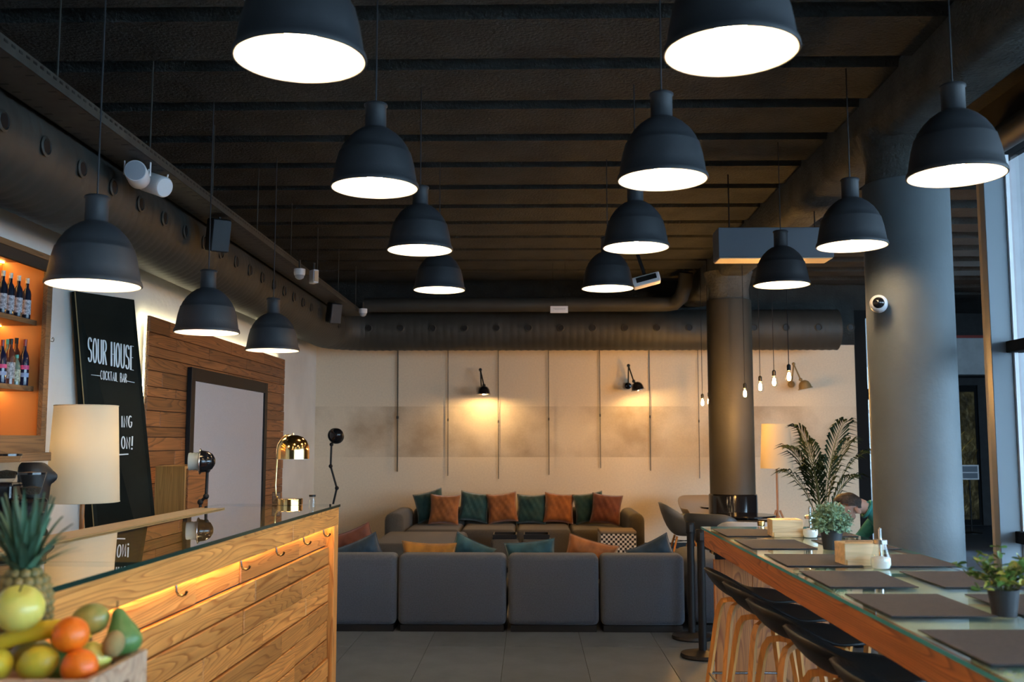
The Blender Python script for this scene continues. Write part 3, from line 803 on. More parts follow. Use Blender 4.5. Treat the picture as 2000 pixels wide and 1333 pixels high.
part('card_frame', bbox(-.025, .025, .002, .005, 0, .074), M['black'], t)
p = pt(605, 981, Z=1.2)
t = thing('glass_jar', 'small empty glass jar with dark lid at the end of the bar', 'jar', (pt(610, 976, Y=6.235).x, 6.235, 1.1985))
bm = bmesh.new(); lathe(bm, [(.0, 0), (.021, 0), (.022, .02), (.016, .036), (.019, .05)], 20); part('glass', bm, M['clear'], t, 60)
bm = bmesh.new(); lathe(bm, [(.0205, .049), (.0205, .06), (0, .06)], 20); part('lid', bm, M['black'], t, 40)

# ------------------------------------------------------------------ cladding panel wall, screen, oak post
Xp = XL + .10
pan = thing('timber_wall_panel', 'backlit wall panel of horizontal reddish cedar boards behind the bar', 'wall panel', (XL, 0, 0))
y0p, y1p = pt(290, 700, X=Xp).y, pt(556, 760, X=Xp).y
ztop = pt(290, 615, X=Xp).z
part('backing', bbox(.06, .075, y0p + .05, y1p - .05, .02, ztop - .06), M['dark_wall'], pan)
z = ztop
while z > .1:
    h = random.choice((.085, .10, .115, .135)); z0 = max(z - h, .02); y = y0p - random.uniform(0, 1.2)
    while y < y1p:
        l = random.choice((.9, 1.3, 1.8, 2.3)); ya, yb = max(y, y0p), min(y + l, y1p)
        if yb - ya > .05:
            ym, zm = (ya + yb) / 2, (z0 + z) / 2
            part('plank', bbox(.076, .098 + random.uniform(-.003, .003), ya - ym + .001, yb - ym - .001, z0 - zm + .0025, z - zm - .0025, .002, 1), M['panel_wood'], pan, None, (0, ym, zm))
        y += l
    z = z0
part('led_strip', bbox(.055, .062, y0p + .002, y0p + .02, .8, ztop - .02), M['led_cool'], pan)
part('led_strip', bbox(.055, .062, y0p + .02, y1p - .02, ztop - .02, ztop - .002), M['led_cool'], pan)
part('led_strip', bbox(.055, .062, y1p - .012, y1p - .002, .8, ztop - .02), emit('pale_led_dim', (1, .9, .6), 3.0), pan)
ya, yb = pt(371, 760, X=Xp + .03).y, pt(521, 760, X=Xp + .03).y
zt = pt(371, 717, X=Xp + .03).z
sc_ = thing('framed_screen', 'large pale screen in a black frame mounted on the cedar panel', 'screen', (Xp + .004, 0, 0))
part('canvas', bbox(0, .018, ya + .04, yb - .04, .85, zt - .05), M['screen'], sc_)
for a in ((0, .04, ya, ya + .11, .80, zt), (0, .04, yb - .11, yb, .80, zt), (0, .04, ya + .11, yb - .11, zt - .12, zt), (0, .04, ya + .11, yb - .11, .80, .86)):
    part('frame_bar', bbox(*a, .002, 1), M['black'], sc_)
p0, p1 = pt(302, 950, D=7.7), pt(361, 950, D=7.7)
zt = pt(330, 911, D=7.7).z
t = thing('oak_cabinet', 'tall narrow oak cabinet beside the timber panel', 'cabinet', (p0.x, p0.y, 0))
part('body', bbox(0, p1.x - p0.x, 0, .55, .06, zt, .004), M['oak_v'], t)
part('plinth', bbox(.01, p1.x - p0.x - .01, .02, .53, 0, .06), M['dark_wall'], t)
part('door', bbox(p1.x - p0.x, p1.x - p0.x + .018, .03, .52, .08, zt - .02, .003), M['panel_wood'], t)

# ------------------------------------------------------------------ chalk board sign
TL, TR_ = Vector((-3.16, 6.90, 2.585)), Vector((-2.965, 7.40, 2.595))
TL, TR_ = pt(147, 577, D=6.95), pt(262, 586, D=7.38)
BL, BR = pt(205, 1290, Z=.01), pt(314, 1290, Z=.01)
BR = Vector((BR.x, BR.y + .15, .01)); TL.z = TR_.z
sg = thing('blackboard_sign', 'tall leaning black chalkboard lettered SOUR HOUSE cocktail bar by the wall', 'sign', (0, 0, 0))
nrm = (BR - BL).cross(TL - BL).normalized()
def slab4(name, a, b, c, d, th, m, parent):
    bm = bmesh.new(); v = [bm.verts.new(q) for q in (a, b, c, d)] + [bm.verts.new(q - nrm * th) for q in (a, b, c, d)]
    for f in ((0,1,2,3),(7,6,5,4),(0,4,5,1),(1,5,6,2),(2,6,7,3),(3,7,4,0)): bm.faces.new([v[i] for i in f])
    bmesh.ops.recalc_face_normals(bm, faces=bm.faces[:])
    return part(name, bm, m, parent)
slab4('board', BL, BR, TR_, TL, .02, M['board'], sg)
e = (BL - BR).normalized() * .007
slab4('edge_strip', BL + e, BL - e * .05, TL - e * .05, TL + e, .022, M['gold_edge'], sg)
# side return that carries the board, reaching back to the wall
bm = bmesh.new()
w1_, w2_ = Vector((XL + .03, BL.y + .08, .01)), Vector((XL + .03, TL.y + .02, TL.z))
q = [BL - nrm * .024, TL - nrm * .024, w2_, w1_]
off = Vector((0, .02, 0)); v = [bm.verts.new(a) for a in q] + [bm.verts.new(a + off) for a in q]
for f in ((0,1,2,3),(7,6,5,4),(0,4,5,1),(1,5,6,2),(2,6,7,3),(3,7,4,0)): bm.faces.new([v[i] for i in f])
bmesh.ops.recalc_face_normals(bm, faces=bm.faces[:]); part('side_return', bm, M['board'], sg)

def oval(cx, cy, rx, ry, a0, a1, n=18):
    return [(cx + rx * math.cos(R(a0 + (a1 - a0) * i / n)), cy + ry * math.sin(R(a0 + (a1 - a0) * i / n))) for i in range(n + 1)]
GL = {  # strokes in a unit box, (points, weight)
 'S': [(oval(.5, .75, .40, .25, 20, 270, 14) + oval(.5, .25, .40, .25, 90, -160, 14)[1:], 1)],
 'O': [(oval(.5, .5, .42, .5, 0, 360, 26), 1)],
 'C': [(oval(.5, .5, .42, .5, 45, 315, 22), 1)],
 'G': [(oval(.5, .5, .42, .5, 50, 330, 22) + [(.90, .46), (.58, .46)], 1)],
 'U': [([(.1, 1), (.1, .3)] + oval(.5, .3, .40, .3, 180, 360, 12) + [(.9, 1)], 1)],
 'R': [([(.12, 0), (.12, 1)], 1.2), ([(.12, 1)] + oval(.45, .76, .42, .24, 90, -90, 12) + [(.12, .52)], 1), ([(.45, .52), (.92, 0)], 1)],
 'B': [([(.12, 0), (.12, 1)], 1), ([(.12, 1)] + oval(.45, .76, .38, .24, 90, -90, 10) + [(.12, .52)], 1), ([(.12, .52)] + oval(.48, .26, .42, .26, 90, -90, 10) + [(.12, 0)], 1)],
 'H': [([(.12, 0), (.12, 1)], 1.2), ([(.88, 0), (.88, 1)], 1), ([(.12, .5), (.88, .5)], .7)],
 'E': [([(.12, 0), (.12, 1)], 1.2), ([(.12, 1), (.88, 1)], .7), ([(.12, .52), (.72, .52)], .7), ([(.12, 0), (.90, 0)], .7)],
 'K': [([(.12, 0), (.12, 1)], 1), ([(.85, 1), (.14, .45)], 1), ([(.4, .62), (.88, 0)], 1)],
 'T': [([(.5, 0), (.5, 1)], 1), ([(.05, 1), (.95, 1)], 1)],
 'A': [([(.05, 0), (.5, 1), (.95, 0)], 1), ([(.22, .35), (.78, .35)], 1)],
 'I': [([(.5, 0), (.5, 1)], 1)],
 'L': [([(.12, 1), (.12, 0), (.88, 0)], 1)],
 'N': [([(.12, 0), (.12, 1), (.88, 0), (.88, 1)], 1)],
 '!': [([(.62, 1.1), (.45, .28)], 1.2), (oval(.38, .04, .10, .05, 0, 360, 10), 1)],
 '-': [([(-.2, .5), (1.2, .5)], 1)],
}
U = (BR - BL).normalized(); Vv = (TL - BL).normalized()
def lettering(text, px0, px1, py_base0, h, weight, serif=False, wscale=None):
    """line of strokes on the board between two photo columns"""
    def on_board(px, py):
        d = CM.to_3x3() @ Vector(((px - 1000) / F, -(py - 666.5) / F, -1.0)); o = CM.translation
        t_ = (BL - o).dot(nrm) / d.dot(nrm); return o + d * t_
    A, B = on_board(px0, py_base0[0]), on_board(px1, py_base0[1])
    up = on_board((px0 + px1) / 2, (py_base0[0] + py_base0[1]) / 2 - h) - on_board((px0 + px1) / 2, (py_base0[0] + py_base0[1]) / 2)
    hx = (B - A); tot = sum({'I': .5, '!': .6, ' ': .7}.get(c, 1.0) for c in text); cw = 1.0 / tot
    bm = bmesh.new(); x = 0
    for c in text:
        w = {'I': .5, '!': .6, ' ': .7}.get(c, 1.0)
        strokes = list(GL.get(c, []))
        if serif and c in 'RHUE':
            foot = {'R': [(.12, 0), (.92, 0), (.08, 1)], 'H': [(.12, 0), (.12, 1), (.88, 0), (.88, 1)], 'U': [(.1, 1), (.9, 1)], 'E': [(.10, 0), (.10, 1)]}[c]
            strokes += [([(fx - .13, fy), (fx + .13, fy)], .45) for fx, fy in foot]
        for pl, wt in strokes:
            P = [A + hx * ((x + (.1 + .8 * u) * w) * cw) + up * v_ + nrm * .003 for u, v_ in pl]
            L_, Rr = [], []
            for i, q_ in enumerate(P):
                tg = (P[min(i + 1, len(P) - 1)] - P[max(i - 1, 0)])
                if tg.length < 1e-6: tg = hx
                tg.normalize(); sd = nrm.cross(tg).normalized()
                ww = weight * wt
                if serif: ww *= (.45 + .75 * abs(tg.dot(Vv)))
                L_.append(bm.verts.new(q_ + sd * ww)); Rr.append(bm.verts.new(q_ - sd * ww))
            for i in range(len(P) - 1):
                bm.faces.new((L_[i], Rr[i], Rr[i + 1], L_[i + 1]))
        x += w
    bmesh.ops.recalc_face_normals(bm, faces=bm.faces[:])
    return part('lettering', bm, M['chalk'], sg)
lettering('SOUR HOUSE', 171, 263, (706, 724), 47, .0040, True)
lettering('COCKTAIL BAR', 196, 248, (741, 748), 17, .0022)
lettering('-', 179, 195, (741, 743), 17, .0022); lettering('-', 247, 262, (753, 756), 17, .0022)
lettering('ING', 236, 259, (835, 835), 22, .0038)
lettering('ON!', 236, 261, (876, 878), 23, .0038)
lettering('-', 233, 250, (897, 896), 17, .0045)

# ------------------------------------------------------------------ back-bar: bottle cabinet, counter, machines, bust
XF = -2.90
yc1 = pt(97, 700, X=XF).y
zc1, zc0 = pt(97, 500, X=XF).z, pt(90, 884, X=XF).z
cab = thing('bottle_cabinet', 'wall-hung wooden bottle cabinet with warm copper mesh back', 'cabinet', (0, 0, 0))
yc0 = 4.3
part('back_panel', bbox(XL + .02, XL + .045, yc0, yc1, zc0, zc1), M['perf'], cab)
part('top_board', bbox(XL + .01, XF + .012, yc0, yc1 + .012, zc1 - .035, zc1, .003), M['cab_wood'], cab)
part('bottom_board', bbox(XL + .01, XF + .03, yc0, yc1 + .015, zc0 - .05, zc0, .003), M['cab_wood'], cab)
part('side_board', bbox(XL + .01, XF, yc1 - .03, yc1, zc0, zc1 - .035, .002), M['cab_wood'], cab)
part('side_board', bbox(XL + .01, XF, yc0, yc0 + .03, zc0, zc1 - .035, .002), M['cab_wood'], cab)
part('face_frame', bbox(XF - .02, XF + .006, yc0 + .03, yc1 - .03, zc0, zc0 + .10, .002), M['cab_wood'], cab)
part('face_frame', bbox(XF - .02, XF + .006, yc0 + .03, yc1 - .03, zc1 - .10, zc1 - .035, .002), pbr('cab_dark', (.02, .014, .01), .6), cab)
part('end_lining', bbox(XL + .045, XF - .025, yc1 - .036, yc1 - .031, zc0, zc1 - .035), M['perf'], cab)
part('face_frame', bbox(XF - .022, XF + .006, yc1 - .075, yc1 - .03, zc0 + .1, zc1 - .1, .002), M['cab_wood'], cab)
zs1, zs2 = pt(64, 625, X=XF - .07).z, pt(64, 755, X=XF - .07).z
for zz in (zs1, zs2): part('shelf', bbox(XL + .045, XF - .07, yc0 + .03, yc1 - .037, zz - .03, zz, .002), M['cab_wood'], cab)
bm = bmesh.new(); box(bm, XL + .05, XL + .062, yc0 + .05, yc1 - .05, zs1 - .036, zs1 - .031); part('led_strip', bm, M['led'], cab)
bm = bmesh.new(); box(bm, XL + .05, XL + .062, yc0 + .05, yc1 - .05, zs2 - .036, zs2 - .031); part('led_strip', bm, M['led'], cab)
bm = bmesh.new(); box(bm, XL + .05, XL + .062, yc0 + .05, yc1 - .05, zc1 - .042, zc1 - .036); part('led_strip', bm, M['led'], cab)
p = pt(100, 667, X=XF); bm = bmesh.new(); tube(bm, [(XF, yc1 + .004, p.z), (XF, yc1 + .03, p.z)] + [(XF, yc1 + .03 + .012 * math.sin(R(a)), p.z + .012 - .012 * math.cos(R(a))) for a in range(30, 300, 30)], .0025, 6); part('hook', bm, M['steel'], cab)

def bottle(loc, kind, label):
    t = thing('bottle', label, 'bottle', loc, 0, 'bottles in the wall cabinet')
    if kind == 'sq':     # tall straight bottle with pale label and white cap
        bm = bmesh.new(); lathe(bm, [(0, 0), (.033, 0), (.036, .01), (.036, .175), (.030, .20), (.014, .225), (.013, .265)], 18); part('body', bm, pbr('dark_bottle', (.012, .016, .03), .15), t, 50)
        bm = bmesh.new(); lathe(bm, [(.0368, .03), (.0368, .135)], 18); part('paper_label', bm, pbr('pale_label', (.35, .33, .36), .6, var=.8, vscale=70), t, 50)
        bm = bmesh.new(); lathe(bm, [(.016, .255), (.016, .292), (0, .293)], 14); part('cap', bm, pbr('white_cap', (.6, .58, .5), .5, var=.4, vscale=60), t, 40)
    elif kind == 'dark':
        bm = bmesh.new(); lathe(bm, [(0, 0), (.036, 0), (.038, .01), (.038, .15), (.032, .18), (.014, .21), (.013, .25)], 18); part('body', bm, pbr('dark_bottle2', (.010, .012, .035), .12), t, 50)
        bm = bmesh.new(); lathe(bm, [(.0388, .05), (.0388, .075)], 18); part('paper_label', bm, pbr('blue_label', (.25, .30, .45), .6), t, 50)
        bm = bmesh.new(); lathe(bm, [(.0388, .095), (.0388, .12)], 18); part('paper_label', bm, pbr('pink_label', (.55, .05, .16), .6), t, 50)
        bm = bmesh.new(); lathe(bm, [(.015, .235), (.015, .275), (0, .276)], 14); part('cap', bm, pbr('red_cap', (.22, .02, .02), .4), t, 40)
    elif kind == 'green':
        bm = bmesh.new(); lathe(bm, [(0, 0), (.030, 0), (.031, .10), (.024, .13), (.012, .15), (.012, .17)], 16); part('body', bm, pbr('clear_green', (.12, .16, .12), .15), t, 50)
        bm = bmesh.new(); lathe(bm, [(.0318, .02), (.0318, .09)], 16); part('paper_label', bm, pbr('print_label', (.34, .35, .26), .6, var=.8, vscale=90), t, 50)
        bm = bmesh.new(); lathe(bm, [(.014, .16), (.014, .18), (0, .181)], 14); part('cap', bm, pbr('teal_cap', (.05, .30, .24), .4), t, 40)
    else:
        bm = bmesh.new(); lathe(bm, [(0, 0), (.036, 0), (.037, .14), (.028, .18), (.014, .20), (.013, .235)], 16); part('body', bm, pbr('amber_bottle', (.10, .03, .02), .15), t, 50)
        bm = bmesh.new(); lathe(bm, [(.0378, .03), (.0378, .12)], 16); part('paper_label', bm, pbr('grey_label', (.28, .27, .28), .6, var=.8, vscale=80), t, 50)
        bm = bmesh.new(); lathe(bm, [(.015, .22), (.015, .25), (0, .251)], 14); part('cap', bm, M['black'], t, 40)
    return t
for k, px in enumerate((51, 34, 18, 3, -12, -27, -42)):
    yb = pt(px, 610, X=XF - .10).y
    b = bottle((XF - .10, yb, zs1 + .0008), 'sq', 'white-capped dark bottle on the upper cabinet shelf, %s from the wall side' % ORD[k])
    b.scale = (.68, .68, .84)
for px, dxx, kind, sc3, lb in ((46, .0, 'dark', (.70, .70, 1.0), 'navy bottle with pink and blue bands and red cap on the lower shelf'), (31, .0, 'green', (.72, .72, .98), 'small clear bottle with printed label and teal cap on the lower shelf'),
        (29, -.07, 'amb', (.72, .72, 1.15), 'amber bottle behind the teal-capped one on the lower shelf'), (18, .0, 'amb', (.75, .75, 1.05), 'black-capped amber bottle on the lower shelf, next to the teal-capped one'),
        (12, -.07, 'green', (.8, .8, 1.5), 'teal-capped bottle at the back of the lower shelf'), (2, .0, 'dark', (.70, .70, .9), 'red-capped navy bottle on the lower shelf, further from the wall sign')):
    b = bottle((XF - .10 + dxx, pt(px, 740, X=XF - .10 + dxx).y, zs2 + .0008), kind, lb); b.scale = sc3
    if b.location.y > yc1 - .07: b.location.y = yc1 - .07

bc = thing('back_counter', 'dark back counter against the wall behind the bar', 'counter', (0, 0, 0))
part('carcass', bbox(XL + .01, -2.52, 2.4, 6.05, .0, .91), M['dark_wall'], bc)
part('worktop', bbox(XL + .005, -2.48, 2.38, 6.08, .91, .9495, .004), M['black'], bc)

# black bust in profile
# (height, face line without nose, nose/lip ridge) in photo columns
prof = [(0,103,0),(.04,102,0),(.072,101,0),(.10,99,0),(.144,95,0),(.16,91,0),(.176,87,0),(.208,84,0),(.23,88,1),(.245,90,2),(.257,91,2.5),(.289,91,2.6),(.312,91.5,3),(.346,92.5,3.5),(.385,92.5,4.2),(.40,92.5,5.5),(.41,92,10),(.425,92,14.5),(.44,91.5,16.5),(.452,91,16.5),(.465,90.5,13.5),(.478,89.5,10),(.495,88,6),(.51,86.5,2.5),(.518,84,1),(.522,80,0)]
YB_, sc1 = 5.62, 5.62 / F
t = thing('head_bust', 'matt black head sculpture in profile standing under the bottle cabinet', 'sculpture', (-2.785, YB_, .95), R(22))
bm = bmesh.new(); rings = []
for z, pxf, rg in prof:
    xf = (pxf - 1035) * sc1 + 2.785
    xb = -.098 + (.045 * smooth_step((.24 - z) / .06) if z > .06 else .045 - .06 * (.06 - z) / .06)
    if z > .50: xb += (z - .50) * .7
    hw = .075 - .022 * smooth_step((.24 - z) / .06)
    if z > .49: hw *= 1 - (z - .49) * 8
    if z < .09: hw = .053 + (.09 - z) * .9
    ring = []
    for k in range(40):
        a = 2 * math.pi * k / 40; yy = hw * math.sin(a)
        x_ = (xf + xb) / 2 + (xf - xb) / 2 * math.cos(a)
        if math.cos(a) > 0: x_ += rg * sc1 * 1.05 * math.exp(-(yy / .021) ** 2)
        ring.append(bm.verts.new((x_, yy, z)))
    rings.append(ring)
for a, b_ in zip(rings[:-1], rings[1:]):
    for k in range(40): bm.faces.new((a[k], a[(k + 1) % 40], b_[(k + 1) % 40], b_[k]))
bm.faces.new(rings[0][::-1]); bm.faces.new(rings[-1])
part('head', bm, M['black'], t, 60)
part('plinth', bbox(-.13, .10, -.09, .09, -.0, .012, .003), M['black_gloss'], t)

# espresso machine and grinders
t = thing('espresso_machine', 'black and chrome espresso machine on the back counter', 'coffee machine', (-2.90, 4.72, .95))
part('body', bbox(-.25, .22, -.38, .30, .06, .34, .03, 3), M['black_gloss'], t)
part('cup_rail', bbox(-.24, .21, -.37, .29, .36, .372, .003), M['steel'], t)
part('front_panel', bbox(.215, .235, -.34, .26, .20, .30, .005), M['steel'], t)
part('drip_tray', bbox(-.2, .30, -.34, .26, .02, .06, .005), M['steel'], t)
for yy in (-.2, .05):
    bm = bmesh.new(); lathe(bm, [(.035, 0), (.035, .06), (.02, .065)], 20); part('group_head', bm, M['steel'], t, 40, (.25, yy, .14))
    bm = bmesh.new(); tube(bm, [(.28, yy, .13), (.42, yy + .02, .12)], .012, 10); part('portafilter', bm, M['black'], t, 40)
for k in range(4):
    bm = bmesh.new(); lathe(bm, [(.0, .014), (.010, .012), (.012, 0)], 12); part('button', bm, M['chalk'], t, 40, (.236, -.1 + .06 * k, .26), (0, R(90), 0))
for k, (px, py, D, hgt) in enumerate(((12, 935, 5.25, .115), (60, 966, 5.2, .10))):
    p = pt(px, py, D=D)
    g = thing('coffee_grinder', ('taller' if k == 0 else 'shorter') + ' black coffee grinder with clear hopper beside the head sculpture', 'coffee grinder', (p.x, p.y, .95))
    zz = p.z - .95
    part('body', bbox(-.065, .065, -.07, .07, 0, zz - .02, .02, 3), M['black_gloss'], g)
    bm = bmesh.new(); lathe(bm, [(.03, zz - .02), (.045, zz), (.07, zz + hgt), (.072, zz + hgt + .005)], 24); bmesh.ops.delete(bm, geom=[f for f in bm.faces if len(f.verts) > 4 and f.calc_center_median().z > zz], context='FACES_ONLY'); part('hopper', bm, M['clear'], g, 50)
    bm = bmesh.new(); lathe(bm, [(0, zz), (.043, zz), (.052, zz + .035), (0, zz + .045)], 24); part('coffee_beans', bm, M['soil'], g, 50)
    bm = bmesh.new(); lathe(bm, [(.073, zz + hgt + .003), (.073, zz + hgt + .014), (0, zz + hgt + .018)], 24); part('lid', bm, M['black_gloss'], g, 40)
    bm = bmesh.new(); tube(bm, [(.055, 0, zz - .09), (.076, 0, zz - .10)], .010, 10); part('spout', bm, M['steel'], g, 40)

# ------------------------------------------------------------------ floor lamps
def floor_lamp(loc, label, rz, power):
    t = thing('floor_lamp', label, 'floor lamp', loc, rz, 'tripod floor lamps')
    bm = bmesh.new(); lathe(bm, [(.214, 1.22), (.186, 1.81)], 48); bmesh.ops.delete(bm, geom=[f for f in bm.faces if len(f.verts) > 4], context='FACES_ONLY')
    part('lamp_shade', bm, M['shade_cloth'], t, 60)
    for zz, rr in ((1.22, .214), (1.81, .186)):
        bm = bmesh.new(); tube(bm, [(rr * math.cos(R(a)), rr * math.sin(R(a)), zz) for a in range(0, 361, 10)], .003, 6, caps=False); part('shade_ring', bm, M['shade_cloth'], t, 60)
    bm = bmesh.new(); tube(bm, [(-.178, 0, 1.78), (.178, 0, 1.78)], .003, 6); part('shade_spoke', bm, M['black'], t, 60)
    bm = bmesh.new(); tube(bm, [(0, 0, .55), (0, 0, 1.50)], .014, 12); part('pole', bm, M['lamp_wood'], t, 40)
    for k in range(3):
        a = R(90 + 120 * k); bm = bmesh.new(); tube(bm, [(.03 * math.cos(a), .03 * math.sin(a), .66), (.30 * math.cos(a), .30 * math.sin(a), 0.004)], .014, 8); part('leg', bm, M['lamp_wood'], t, 40)
    bm = bmesh.new(); lathe(bm, [(.03, .53), (.03, .58), (.015, .60)], 20); part('hub', bm, M['lamp_wood'], t, 40)
    bm = bmesh.new(); lathe(bm, [(.016, 1.48), (.016, 1.56)], 12); part('socket', bm, M['black'], t, 40)
    part('bulb', sphere_bm(.035, 14, 10), emit('floor_lamp_bulb', (1, .68, .33), power), t, 180, (0, 0, 1.59))
    return t
p = pt(165, 890, D=6.15)
floor_lamp((p.x, p.y, 0), 'floor lamp with a big cream shade in front of the chalkboard sign', R(10), 15)
p = pt(1516, 878, D=13.4)
floor_lamp((p.x, p.y, 0), 'floor lamp with a cream shade standing behind the potted palm', 0, 2)

# articulated industrial lamps
def dome_head(t, loc, rot, s=1.0, lit=None):
    h = new_obj('lamp_head', None, t, loc, rot)
    return h
def jielde_head_bm(s=1.0):
    bm = bmesh.new(); lathe(bm, [(.018 * s, .105 * s), (.03 * s, .10 * s), (.055 * s, .085 * s), (.072 * s, .055 * s), (.080 * s, .015 * s), (.082 * s, 0)], 32)
    bmesh.ops.delete(bm, geom=[f for f in bm.faces if len(f.verts) > 4 and f.calc_center_median().z < .01], context='FACES_ONLY'); return bm
def jielde_inner_bm(s=1.0):
    bm = bmesh.new(); lathe(bm, [(.079 * s, .002), (.075 * s, .015 * s), (.068 * s, .053 * s), (.05 * s, .082 * s), (0, .095 * s)], 32)
    bmesh.ops.delete(bm, geom=[f for f in bm.faces if len(f.verts) > 4], context='FACES_ONLY'); bmesh.ops.reverse_faces(bm, faces=bm.faces[:]); return bm
def rim_bm(s=1.0):
    bm = bmesh.new(); tube(bm, [(.088 * s * math.cos(R(a)), .088 * s * math.sin(R(a)), 0) for a in range(0, 361, 12)], .006 * s, 6, caps=False); return bm
def sconce(px, py, label, tip, lit, flip=1, m='black_gloss'):
    base = pt(px, py, Y=14.88)
    t = thing('wall_lamp', label, 'wall lamp', (base.x, 14.98, base.z), 0, 'articulated wall lamps')
    j = -.30   # joint reach from the wall
    bm = bmesh.new(); lathe(bm, [(.05, 0), (.05, .02), (.03, .03), (0, .03)], 20); part('wall_plate', bm, M[m], t, 40, (0, 0, .05), (R(90), 0, 0))
    a, b_, c_ = Vector((0, -.03, .05)), Vector((-.01 * flip, -.20, .34)), Vector((.05 * flip, -.34, .10))
    bm = bmesh.new(); tube(bm, [a, b_], .011, 8); part('arm', bm, M[m], t, 60)
    bm = bmesh.new(); tube(bm, [b_, c_], .011, 8); part('arm', bm, M[m], t, 60)
    for q_ in (b_, c_): part('joint', sphere_bm(.026, 14, 10), M[m], t, 180, q_)
    hd = part('lamp_head', jielde_head_bm(1.15), M[m], t, 60, (c_.x + tip * .06, c_.y - .02, c_.z - .13), (0, R(-12 * tip), 0))
    part('head_lining', jielde_inner_bm(1.15), M['shade_in'], hd, 60); part('rim', rim_bm(1.15), M['steel'] if m == 'black_gloss' else M[m], hd, 60)
    if lit: part('bulb', sphere_bm(.024, 12, 8), emit('sconce_bulb', (1, .62, .25), lit), hd, 180, (0, 0, .018))
    return t
sconce(940, 768, 'black articulated wall lamp between the hanging wires, above the sofa', 0, 900)
sconce(1228, 760, 'black articulated wall lamp nearer the far column, its white lining showing', 1, 450)
sconce(1549, 757, 'brown articulated wall lamp above the cream floor lamp', 1, 30, 1, 'gold_edge')

def standing_jielde(px, py, D, label, face, s=1.0, jar=False):
    hp = pt(px, py, D=D)
    t = thing('articulated_floor_lamp', label, 'floor lamp', (hp.x, hp.y, 0))
    z = hp.z
    bm = bmesh.new(); lathe(bm, [(0, 0), (.15, 0), (.15, .02), (.03, .035), (.015, .05)], 28); part('base', bm, M['black'], t, 40)
    js = [Vector((-.03, 0, .04)), Vector((-.03, 0, z - .78)), Vector((.02, 0, z - .55)), Vector((-.05, 0, z - .32)), Vector((-.045, 0, z - .09))] if not jar else [Vector((0.02, 0, .04)), Vector((.02, 0, z - .5)), Vector((.01, 0, z - .29)), Vector((.05, 0, z - .25)), Vector((.055, 0, z - .06))]
    for a, b_ in zip(js[:-1], js[1:]):
        bm = bmesh.new(); tube(bm, [a, b_], .011, 8); part('arm', bm, M['black'], t, 60)
    for q_ in js[1:]: part('joint', sphere_bm(.022, 12, 8), M['black'], t, 180, q_)
    hd = part('lamp_head', jielde_head_bm(s), M['black_gloss'], t, 60, (0, 0, z), face)
    part('head_lining', jielde_inner_bm(s), M['shade_in'], hd, 60); part('rim', rim_bm(s), M['black'] if not jar else M['steel'], hd, 60)
    bm = bmesh.new(); tube(bm, [js[-1], Vector((0, 0, z)) + Vector((0, 0, -.02))], .010, 8); part('neck', bm, M['black'], t, 60)
    if jar:
        bm = bmesh.new(); lathe(bm, [(0, -.085)] + [(.062 + (.004 if k % 2 else 0), -.08 + .012 * k) for k in range(7)] + [(.06, 0)], 28)
        part('ribbed_lens', bm, pbr('ribbed_glass', (.42, .48, .48), .15), hd, 60)
    return t
standing_jielde(656, 852, 10.6, 'slender black articulated floor lamp against the pale back wall', (R(70), 0, R(28)), .95)
standing_jielde(391, 902, 7.2, 'black articulated floor lamp with ribbed glass lens beside the oak cabinet', (0, R(90), R(12)), 1.0, True)

# hanging wires on the back wall
for i, (px, pyb, w) in enumerate(((777, 922, .010), (875, 930, .006), (973, 936, .006), (1071, 928, .006), (1171, 915, .006), (1268, 920, .006), (1363, 935, .005))):
    a, b_ = pt(px, 690, Y=14.965), pt(px + (px - 900) * .008, pyb, Y=14.965)
    t = thing('hanging_wire', 'thin picture-hanging wire on the back wall, %s from the corner by the bar' % ORD[i], 'wire', (a.x, 14.965, 0), 0, 'hanging wires on the back wall')
    bm = bmesh.new(); tube(bm, [(0, 0, 3.05), (b_.x - a.x, 0, b_.z)], w, 6); part('wire', bm, M['sofa_brown'] if i else M['tray'], t)
    bm = bmesh.new(); lathe(bm, [(w * 1.8, -.02), (w * 1.8, .02)], 8); part('clip', bm, M['black'], t, None, ((b_.x - a.x) * .55, 0, b_.z + (3.05 - b_.z) * .42))

# ------------------------------------------------------------------ sofas
def cushion_block(x0, x1, y0, y1, z0, z1, r=.06):
    return bbox(x0, x1, y0, y1, z0, z1, r, 4)
YS = pt(880, 1236, Z=0).y     # back plane of the near sofa
ZS = pt(880, 1083, Y=YS + .05).z
edges = [-2.05] + [pt(px, 1150, Y=YS).x for px in (775, 990.5, 1172, 1340)]
sf = thing('grey_sofa', 'long grey modular sofa seen from behind in the middle of the room', 'sofa', (0, YS, 0))
for a, b_ in zip(edges[:-1], edges[1:]):
    part('backrest', cushion_block(a + .008, b_ - .008, 0, .24, .055, ZS, .05), M['sofa'], sf, 40)
    part('seat', cushion_block(a + .006, b_ - .006, .245, .98, .055, .35, .06), M['sofa'], sf, 40)
    part('plinth', bbox(a + .03, b_ - .03, .03, .94, 0, .054), M['black'], sf)
sd = thing('grey_sofa_end', 'rounded grey side seat closing the sofa end near the stanchions', 'sofa', (edges[-1] + .03, YS + .02, 0))
part('seat', cushion_block(0, .36, .0, 1.15, .055, .60, .12), M['sofa'], sd, 40)
part('plinth', bbox(.05, .31, .05, 1.1, 0, .054), M['black'], sd)
